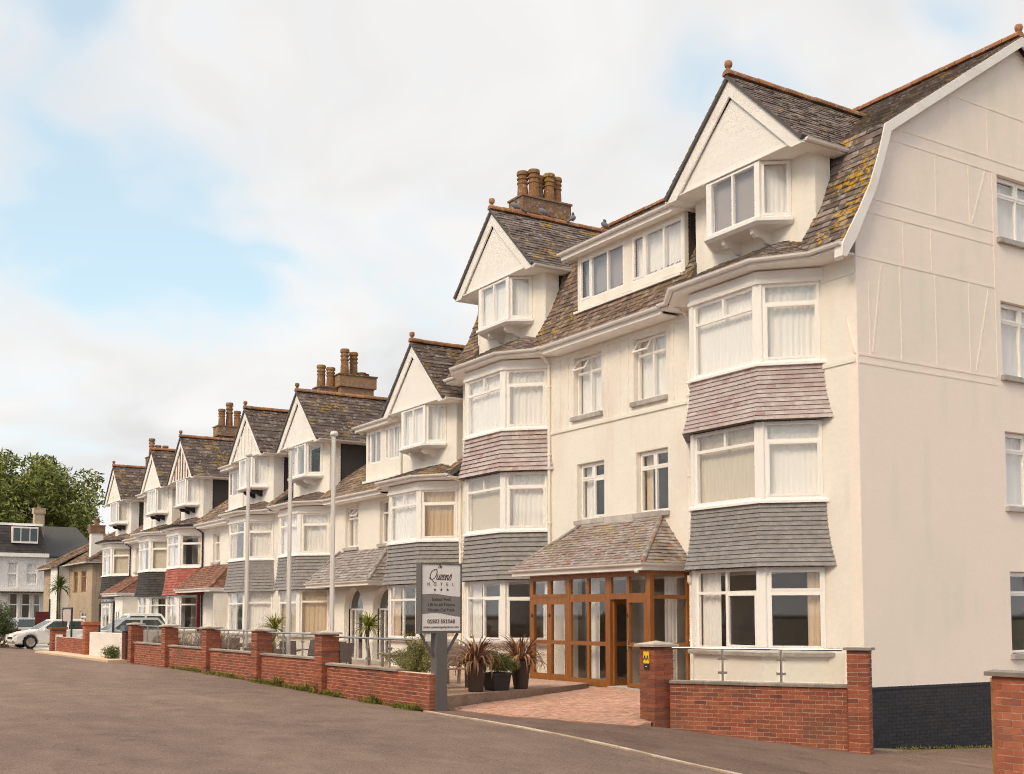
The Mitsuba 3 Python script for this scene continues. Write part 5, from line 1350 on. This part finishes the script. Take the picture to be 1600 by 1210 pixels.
def chair(key, x, y, rz, mat='plastic_dark'):
    c, s = math.cos(rz), math.sin(rz); U, V_2 = np.array([c, s, 0]), np.array([-s, c, 0]); o = np.array([x, y, TZ])
    put(key + '__seat', G().obox(o + [0, 0, .44], U * .23, V_2 * .23, (0, 0, .02)), mat)
    put(key + '__backrest', G().obox(o - U * .25 + [0, 0, .68], U * .015 + np.array([0, 0, .004]), V_2 * .23, (-.06 * c, -.06 * s, .24)), mat)
    for i in (-1, 1):
        for j in (-1, 1): put(K(key + '__leg'), G().bar(o + U * i * .21 + V_2 * j * .21, o + U * i * .2 + V_2 * j * .2 + [0, 0, .42], .035, .035, (1, 0, 0)), mat)
    for j in (-1, 1): put(K(key + '__arm'), G().obox(o + V_2 * j * .25 + [0, 0, .64], U * .22, V_2 * .02, (0, 0, .014)), mat)


def bench(key, x, y, l, rz, mat='bench_wood', seat=.44):
    c, s = math.cos(rz), math.sin(rz); U, V_2 = np.array([c, s, 0]), np.array([-s, c, 0]); o = np.array([x, y, TZ])
    for i in range(4): put(K(key + '__seat_slat'), G().obox(o + U * (-.17 + i * .115) + [0, 0, seat], U * .05, V_2 * l / 2, (0, 0, .014)), mat)
    for i in range(4): put(K(key + '__back_slat'), G().obox(o - U * (.24 + .02 * i) + [0, 0, seat + .12 + i * .11], U * .012, V_2 * l / 2, (0, 0, .042)), mat)
    for j in (-1, 1):
        put(K(key + '__leg'), G().bar(o + U * .18 + V_2 * j * (l / 2 - .05), o + U * .18 + V_2 * j * (l / 2 - .05) + [0, 0, .62], .06, .06, (1, 0, 0)), mat)
        put(K(key + '__leg'), G().bar(o - U * .22 + V_2 * j * (l / 2 - .05), o - U * .31 + V_2 * j * (l / 2 - .05) + [0, 0, .95], .06, .06, (1, 0, 0)), mat)
        put(K(key + '__arm'), G().obox(o - U * .04 + V_2 * j * (l / 2 - .05) + [0, 0, .63], U * .26, V_2 * .035, (0, 0, .015)), mat)


b = thing('bench', 'grey weathered slatted bench behind the pots and sign post', 'bench'); bench(b, 12.75, 23.25, 1.5, math.radians(-95))
b = thing('bench', 'brown weathered bench below the guest house bay, behind the bush', 'bench'); bench(b, 13.6, 25.4, 1.5, math.radians(200))
b = thing('table', 'weathered wooden slatted table behind the straggly bush', 'table'); table(b, 12.55, 24.6, .8, 1.5, 0, 'bench_wood')
for i, (x, y, r, lab) in enumerate(((12.5, 28.4, 2.0, 'dark chair right of the fourth pillar, behind the glass'), (13.1, 29.6, 4.6, 'dark chair behind the glass, nearest the middle flagpole'), (12.4, 31.6, 1.0, 'dark chair behind the glass, left of the middle flagpole'),
                                 (13.2, 32.2, 3.5, 'dark chair beside the low cordyline'), (12.6, 37.4, 1.6, 'dark chair behind the third panel from the left'), (12.8, 41.0, 4.0, 'dark chair behind the second panel from the left'))):
    k = thing('terrace_chair', lab, 'chair', 'dark chairs on the terrace'); chair(k, x, y, r)
for i, (x, y, lab) in enumerate(((12.7, 29.1, 'dark slatted table between two chairs behind the fourth glass panel'), (12.9, 37.0, 'dark slatted table behind the third glass panel from the left'))):
    k = thing('terrace_table', lab, 'table', 'dark tables on the terrace'); table(k, x, y, .7, .7, .2, 'plastic_dark', .72)
k = thing('notice_board', 'small white board on legs behind the second glass panel from the left', 'board')
put(k + '__panel', G().box(11.75, 11.79, 37.9, 38.7, .75, 1.42), 'sign_white'); put(k + '__picture', G().box(11.735, 11.75, 38.1, 38.5, .9, 1.15), 'sign_grey')
for y in (38.0, 38.6): put(K(k + '__leg'), G().box(11.76, 11.79, y - .02, y + .02, TZ, .75), 'dark_metal')


# ================================================================ cars
def car(label, loc, heading, paint, L=4.35, W=1.78, H=1.46):
    """nose along +u of the heading; body, glazed cabin, lamps, wheels"""
    k = thing('parked_car', label, 'car', 'cars parked on the forecourts')
    c, s = math.cos(heading), math.sin(heading); U, V2 = np.array([c, s, 0]), np.array([-s, c, 0]); o = np.array(loc, float)
    fr = Fr(o, U, (0, 0, 1)); fr.n = -V2 if np.cross(U, (0, 0, 1)) @ V2 < 0 else V2
    h = L / 2; wb = L * .305; wr = .325
    side = Polygon([(-h + .02, .32), (-h, .62), (-h + .05, .86), (-h + .35, .93), (h - 1.25, .95), (h - .55, .84), (h - .12, .70), (h, .56), (h - .01, .34), (h - .12, .22), (-h + .12, .22)]).buffer(.05).buffer(-.05)
    for x in (-wb - .03, wb + .08): side = side.difference(Polygon([(x + (wr + .05) * math.cos(t), wr + (wr + .05) * math.sin(t)) for t in np.linspace(0, 2 * math.pi, 28)]))
    g = G(); 
    for d, w in ((0, W / 2 - .11), (-.02, W / 2 - .05), (-.06, W / 2)): g.ext(side.buffer(d) if d else side, fr, -w, w)
    put(k + '__body', g, paint)
    lo = [(-h + .28, .90), (h - 1.12, .93)]; hi = [(-h + .85, H), (h - 1.95, H)]; wl, wh = W / 2 - .06, W / 2 - .26
    q = lambda u, v, w: fr.p([u, v, w])[0]
    V = [q(lo[0][0], .9, -wl), q(lo[1][0], .93, -wl), q(lo[1][0], .93, wl), q(lo[0][0], .9, wl), q(hi[0][0], H - .03, -wh), q(hi[1][0], H - .03, -wh), q(hi[1][0], H - .03, wh), q(hi[0][0], H - .03, wh)]
    put(k + '__cabin', G().add(V, [[0, 1, 5, 4], [1, 2, 6, 5], [2, 3, 7, 6], [3, 0, 4, 7], [4, 5, 6, 7]]), paint)
    mid = lambda a, b, t: a + (b - a) * t
    def panel(a, b, cc, d, mx, my0, my1, off):
        P = [mid(mid(a, d, my0), mid(b, cc, my0), mx), mid(mid(a, d, my0), mid(b, cc, my0), 1 - mx), mid(mid(a, d, my1), mid(b, cc, my1), 1 - mx), mid(mid(a, d, my1), mid(b, cc, my1), mx)]
        return [p + off for p in P]
    cen = np.mean(V, 0)
    for nm, (a, b, cc, d) in (('windscreen', (1, 2, 6, 5)), ('rear_window', (3, 0, 4, 7))):
        n = np.cross(V[b] - V[a], V[d] - V[a]); n /= np.linalg.norm(n); n *= np.sign((V[a] - cen) @ n)
        P = panel(V[a], V[b], V[cc], V[d], .06, .06, .92, n * .006); put(k + '__' + nm, G().quad(*P), 'car_glass')
    for a, b, cc, d in ((0, 1, 5, 4), (2, 3, 7, 6)):
        n = np.cross(V[b] - V[a], V[d] - V[a]); n /= np.linalg.norm(n); n *= np.sign((V[a] - cen) @ n)
        P = panel(V[a], V[b], V[cc], V[d], .07, .10, .88, n * .006)
        m0, m1 = (P[0] + P[1]) / 2, (P[2] + P[3]) / 2; e = (P[1] - P[0]) * .025
        put(K(k + '__side_window'), G().quad(P[0], m0 - e, m1 - e * .8, P[3]), 'car_glass'); put(K(k + '__side_window'), G().quad(m0 + e, P[1], P[2], m1 + e * .8), 'car_glass')
    top = [q(hi[0][0] - .02, H - .03, -wh - .01), q(hi[1][0] + .02, H - .03, -wh - .01), q(hi[1][0] + .02, H - .03, wh + .01), q(hi[0][0] - .02, H - .03, wh + .01)]
    put(k + '__roof', G().add(top + [p * .9 + np.mean(top, 0) * .1 + [0, 0, .035] for p in top], [[0, 1, 5, 4], [1, 2, 6, 5], [2, 3, 7, 6], [3, 0, 4, 7], [4, 5, 6, 7]]), paint)
    for x in (-wb - .03, wb + .08):
        for sgn in (-1, 1):
            wk = K(k + '__wheel'); cw = fr.p([x, wr, sgn * (W / 2 - .11)])[0]; ax = fr.n * sgn
            def disc(prof, n=20):
                an = np.linspace(0, 2 * np.pi, n, endpoint=False); Vv = [cw + ax * z + (U * math.cos(t) + np.array([0, 0, 1]) * math.sin(t)) * r for r, z in prof for t in an]
                return G().add(Vv, [[i * n + j, i * n + (j + 1) % n, (i + 1) * n + (j + 1) % n, (i + 1) * n + j] for i in range(len(prof) - 1) for j in range(n)])
            put(wk + '__tyre', disc([(.20, -.09), (wr - .02, -.1), (wr, -.07), (wr, .07), (wr - .02, .1), (.225, .1)]), 'tyre')
            g = disc([(.225, .085), (.205, .07), (.205, .03), (.0, .03)])
            for t in range(5):
                dd = U * math.cos(t * 1.2566) + np.array([0, 0, 1]) * math.sin(t * 1.2566); ee = np.cross(dd, ax)
                g.obox(cw + dd * .11 + ax * .07, dd * .10, ee * .022, ax * .012)
            put(wk + '__rim', g, 'steel')
    for sgn in (-1, 1):
        put(K(k + '__headlight'), G().obox(fr.p([h - .20, .68, sgn * (W / 2 - .28)])[0], U * .19 + np.array([0, 0, -.05]), fr.n * .17, (0, 0, .055)), 'lamp')
        put(K(k + '__tail_light'), G().obox(fr.p([-h + .05, .74, sgn * (W / 2 - .2)])[0], U * .06, fr.n * .14, (0, 0, .09)), 'red_lamp')
        put(K(k + '__mirror'), G().obox(fr.p([h - 1.45, .98, sgn * (W / 2 + .06)])[0], U * .05, fr.n * .09, (0, 0, .06)), paint)
        put(K(k + '__fog_lamp'), G().obox(fr.p([h - .03, .36, sgn * (W / 2 - .35)])[0], U * .03, fr.n * .10, (0, 0, .045)), 'dark_metal')
    put(k + '__grille', G().obox(fr.p([h - .02, .52, 0])[0], U * .025, fr.n * .42, (0, 0, .06)), 'dark_metal')
    put(k + '__number_plate', G().obox(fr.p([h + .005, .40, 0])[0], U * .008, fr.n * .26, (0, 0, .055)), 'sign_white')


car('white car at the left with its alloy front wheel showing past the brick pillar', (12.35, 64.6, .33), math.pi + .12, 'car_white')
car('pale car far away beside the hedge, mostly hidden by the white car', (12.6, 74.5, .38), math.pi / 2, 'car_silver')

car('silver car behind the white painted wall and dark brick pillar', (13.8, 55.6, .37), math.pi, 'car_silver', H=1.52)
car('white car between the silver car and the white car by the hedge', (15.2, 60.2, .37), math.pi, 'car_white', H=1.72)

# far forecourt walls and signs
W1 = thing('brick_pillar', 'square brick pillar with a painted panel, in front of the white car', 'pillar')
put(W1 + '__core', G().box(10.87, 11.45, 57.1, 57.7, .1, 1.33), 'mortar'); pieces(W1, 'brick', pillar_bricks((11.16, 57.4), (0, 1), .62, .15, 1.34), 'brick', 80)
put(W1 + '__panel', G().box(11.0, 11.32, 57.06, 57.085, .35, 1.12), 'white_wall'); put(W1 + '__cap', G().box(10.80, 11.52, 57.03, 57.77, 1.34, 1.46), 'brick')
W2 = thing('brick_wall', 'low red brick wall between two brick pillars by the cars', 'wall')
core(g := G(), (11.15, 57.05), (11.15, 51.2), .0, 1.02, .22); put(W2 + '__mortar_core', g, 'mortar'); pieces(W2, 'brick', [p for p in brick_run((11.15, 51.2), (11.15, 57.05), .3, 1.02, .23)], 'brick', 0, 'bricks')
W3 = thing('brick_pillar', 'tall orange brick pillar with a projecting cap, left of the white wall', 'pillar')
put(W3 + '__core', G().box(10.95, 11.41, 50.66, 51.14, .1, 1.6), 'mortar'); pieces(W3, 'brick', pillar_bricks((11.18, 50.9), (0, 1), .52, .15, 1.6), 'brick_front', 100)
put(W3 + '__cap', G().box(10.86, 11.50, 50.58, 51.22, 1.6, 1.74), 'brick_front')
W4 = thing('brick_wall', 'white painted brick wall between the orange pillar and dark pillar', 'wall')
core(g := G(), (11.2, 50.6), (11.2, 44.9), .0, 1.30, .22); put(W4 + '__core', g, 'white_wall'); pieces(W4, 'brick', brick_run((11.2, 44.9), (11.2, 50.6), .25, 1.32, .23), 'white_brick', 0, 'painted_bricks')
W5 = thing('brick_pillar', 'dark brick pillar with a blue grey cap at the end of the garden wall', 'pillar')
put(W5 + '__core', G().box(11.0, 11.5, 44.3, 44.8, .1, 1.42), 'mortar'); pieces(W5, 'brick', pillar_bricks((11.25, 44.55), (0, 1), .54, .15, 1.42), 'brick_dark', 100)
put(W5 + '__cap', G().box(10.93, 11.57, 44.23, 44.87, 1.42, 1.62), 'slate_blue')
SB = thing('shrub', 'low dark rounded shrub at the foot of the white painted wall', 'shrub')
put(SB + '__leaves', leaf_cloud(G(), [(10.85 + rng.uniform(-.15, .15), 46.0 + rng.uniform(-.6, .6), .55 + rng.uniform(-.05, .15)) for _ in range(16)], [(.22, .35, .22)] * 16, 110, .04), 'leaf')
put('drive_apron', G().ext(Polygon([(10.35, 44.2), (11.2, 44.2), (11.2, 57.0), (10.1, 57.0)]), Fr((0, 0, 0), (1, 0, 0), (0, 1, 0)), .0, .375), 'sand_stone', kind='structure')
for (x, y0, y1, zt, zb, lab, pan) in ((12.0, 58.6, 60.6, 2.30, 1.72, 'dark framed sign with a blank pale panel above the white car', True), (11.7, 49.2, 51.6, 2.50, 2.3, 'dark framed sign frame beside the orange brick pillar', False)):
    k = thing('sign_frame', lab, 'sign')
    for y in (y0, y1): put(K(k + '__post'), G().box(x - .04, x + .04, y - .04, y + .04, .3, zt), 'dark_metal')
    put(k + '__top_bar', G().box(x - .035, x + .035, y0 - .04, y1 + .04, zt, zt + .08), 'dark_metal')
    if pan: put(k + '__panel', G().box(x - .02, x + .02, y0 + .05, y1 - .05, zb, zt - .03), 'sign_face')
RS = thing('sale_board', 'small dark red board on a post beside the white car', 'sign')
put(RS + '__panel', G().box(12.2, 12.95, 69.0, 69.05, 1.35, 2.2), 'door_red'); put(RS + '__post', G().box(12.9, 12.98, 68.98, 69.06, .3, 2.9), 'dark_metal')

# birds on the hotel's ridges, aerial
def bird(label, p, yaw, s=1.0, mat='feather', group='pigeons on the hotel ridge'):
    k = thing('pigeon', label, 'bird', group); c, sn = math.cos(yaw), math.sin(yaw)
    R = np.array([[c, -sn, 0], [sn, c, 0], [0, 0, 1]]); tilt = math.radians(28); Rt = np.array([[math.cos(tilt), 0, -math.sin(tilt)], [0, 1, 0], [math.sin(tilt), 0, math.cos(tilt)]]); R = R @ Rt
    base = trimesh.creation.icosphere(subdivisions=2); v = np.array(base.vertices); f = base.faces
    def part(nm, sc, off, m): put(f'{k}__{nm}', G().add((v * sc + off) * s @ R.T + p, f), m, smooth=True)
    b = v.copy(); taper = 1 - .35 * np.clip(-b[:, 0], 0, 1); b[:, 1:] *= taper[:, None]
    put(k + '__body', G().add((b * [.17, .085, .09]) * s @ R.T + np.array(p) + [0, 0, .13 * s], f), mat, smooth=True)
    part('head', [.05, .042, .045], np.array([.16, 0, .24]) , 'feather_dark'); part('neck', [.06, .045, .08], np.array([.13, 0, .19]), 'feather_dark')
    tv = np.array([[-.12, -.04, .10], [-.12, .04, .10], [-.34, .045, .08], [-.34, -.045, .08], [-.12, -.03, .13], [-.12, .03, .13], [-.34, .04, .095], [-.34, -.04, .095]])
    put(k + '__tail', G().add(tv * s @ R.T + p, [[0, 1, 2, 3], [4, 5, 6, 7], [0, 1, 5, 4], [2, 3, 7, 6], [1, 2, 6, 5], [0, 3, 7, 4]]), 'feather_dark')
    bk = np.array([[.20, -.012, .25], [.20, .012, .25], [.20, 0, .232], [.245, 0, .236]]); put(k + '__beak', G().add(bk * s @ R.T + p, [[0, 1, 3], [1, 2, 3], [2, 0, 3], [0, 1, 2]]), 'ink_dark')
    for sg in (-1, 1): put(K(k + '__leg'), G().tube([np.array(p) + [0, sg * .03, -.02], np.array(p) + [0, sg * .03, .08 * s]], .008, 5), 'red_lamp')


for i, (x, yw, lab) in enumerate(((18.2, 2.6, 'pigeon nearest the finial on the left hotel gable'), (20.25, .4, 'pigeon perched halfway along the left gable ridge'), (21.5, 2.9, 'pale pigeon right of the chimney on the ridge'), (22.1, .2, 'pigeon at the right end of the left gable ridge'), (19.2, 2.9, 'dark pigeon just left of the chimney on the ridge'))):
    bird(lab, (x, FAR, 14.02), yw, .95)
AE = thing('tv_aerial', 'thin television aerial behind the ridge of the near hotel gable', 'aerial')
g = G(); g.tube([(18.9, 19.3, 13.6), (18.9, 19.3, 14.35)], .012, 6); put(AE + '__mast', g, 'steel')
put(AE + '__boom', G().tube([(18.6, 19.3, 14.18), (19.5, 19.3, 14.3)], .012, 5), 'steel')
for i in range(7):
    x = 18.65 + i * .13; z = 14.19 + i * .017; put(K(AE + '__element'), G().tube([(x, 19.3 - .2 + i * .012, z), (x, 19.3 + .2 - i * .012, z)], .007, 4), 'steel')


# the other side of the road: behind the photographer, seen only in the window panes
def gabled_house(label, x, y0, y1, h, rh, mat):
    k = thing('opposite_house', label, 'house', 'houses across the road behind the viewpoint')
    g = G(); p = sbox(y0, -.3, y1, h)
    n = int((y1 - y0) / 3.2); cells = [(y0 + (y1 - y0) * (i + .5) / n, z) for i in range(n) for z in (1.0, 3.8) if z + 1.6 < h]
    for c, z in cells: p = p.difference(sbox(c - .75, z, c + .75, z + 1.5))
    fr = Fr((x, 0, 0), (0, 1, 0)); g.ext(p, fr, -.25, 0); g.box(x - 8, x - .26, y0, y0 + .2, -.3, h); g.box(x - 8, x - .26, y1 - .2, y1, -.3, h)
    put(k + '__wall', g, mat)
    put(k + '__roof', G().add([(x + .4, y0 - .3, h - .1), (x + .4, y1 + .3, h - .1), (x - 4, y1 + .3, h + rh), (x - 4, y0 - .3, h + rh), (x - 8.4, y1 + .3, h - .1), (x - 8.4, y0 - .3, h - .1)], [[0, 1, 2, 3], [3, 2, 4, 5]]), 'lead')
    put(k + '__rear_room', G().box(x - 3.1, x - 3, y0 + .2, y1 - .2, -.3, h), 'room')
    for c, z in cells: window(K(k + '__window'), fr, c - .75, c + .75, z, z + 1.5, low=2, top=.45, w=-.08, drape='net', detail=False)
gabled_house('cream gabled house across the road from the hotel', -16, -6, 8, 5.6, 3.2, 'white_wall')
gabled_house('tan gabled house across the road from the porch', -17, 11, 24, 5.6, 3.4, 'tan_wall')
gabled_house('white gabled house across the road from the guest house', -16, 28, 42, 5.6, 3.2, 'white_wall')
gabled_house('farthest house across the road from the terrace', -16, 47, 64, 5.6, 3.2, 'tan_wall')
OH = thing('hedge', 'long green hedge across the road behind the viewpoint', 'hedge')
cs = [(-10.6 + rng.uniform(-.3, .3), y, rng.uniform(.5, 1.5)) for y in np.arange(-8, 60, .55)]
put(OH + '__stems', G().box(-10.9, -10.4, -8, 60, -.2, 1.5), 'bark'); put(OH + '__leaves', leaf_cloud(G(), cs, [(.6, .6, .5)] * len(cs), 70, .09), 'leaf')
sheet('far_footway', np.linspace(-40, -9, 9), np.arange(-14, 100, 4.0), .05, 'footway', kind='structure')

# troughs of dark boards, added so the garden wall glass reads dark
for i, (y0, y1, lab) in enumerate(((39.9, 42.9, 'dark trough added to darken the farthest glass panels of the garden wall'), (35.6, 38.6, 'dark trough added to darken the second row of glass panels'), (31.4, 33.3, 'dark trough added to darken the glass near the far flagpole'))):
    k = thing('added_trough', lab, 'planter', 'added dark troughs behind the garden wall')
    for z in (.36, .60, .84):
        for x in (11.62, 12.02): put(K(k + '__board'), G().box(x - .015, x + .015, y0, y1, z, z + .22), 'trough_wood')
    for y in (y0, y1): put(K(k + '__end_board'), G().box(11.635, 12.005, y - .015, y + .015, .36, 1.06), 'trough_wood')
    put(k + '__soil', G().box(11.64, 12.0, y0 + .02, y1 - .02, .5, .98), 'soil')
    g = G()
    for _ in range(14): blades(g, (11.8 + rng.uniform(-.1, .1), rng.uniform(y0 + .2, y1 - .2), .98), 14, rng.uniform(.35, .75), .04, (35, 88), .5, 4, r0=.06)
    f = thing('trough_plant', ('olive strap leaved plants in the farthest trough', 'olive strap leaved plants in the second trough', 'olive strap leaved plants in the trough near the far flagpole')[i], 'plant', 'plants in the wall troughs')
    put(f + '__leaves', g, 'flax_leaf' if i == 1 else 'leaf_dusty')
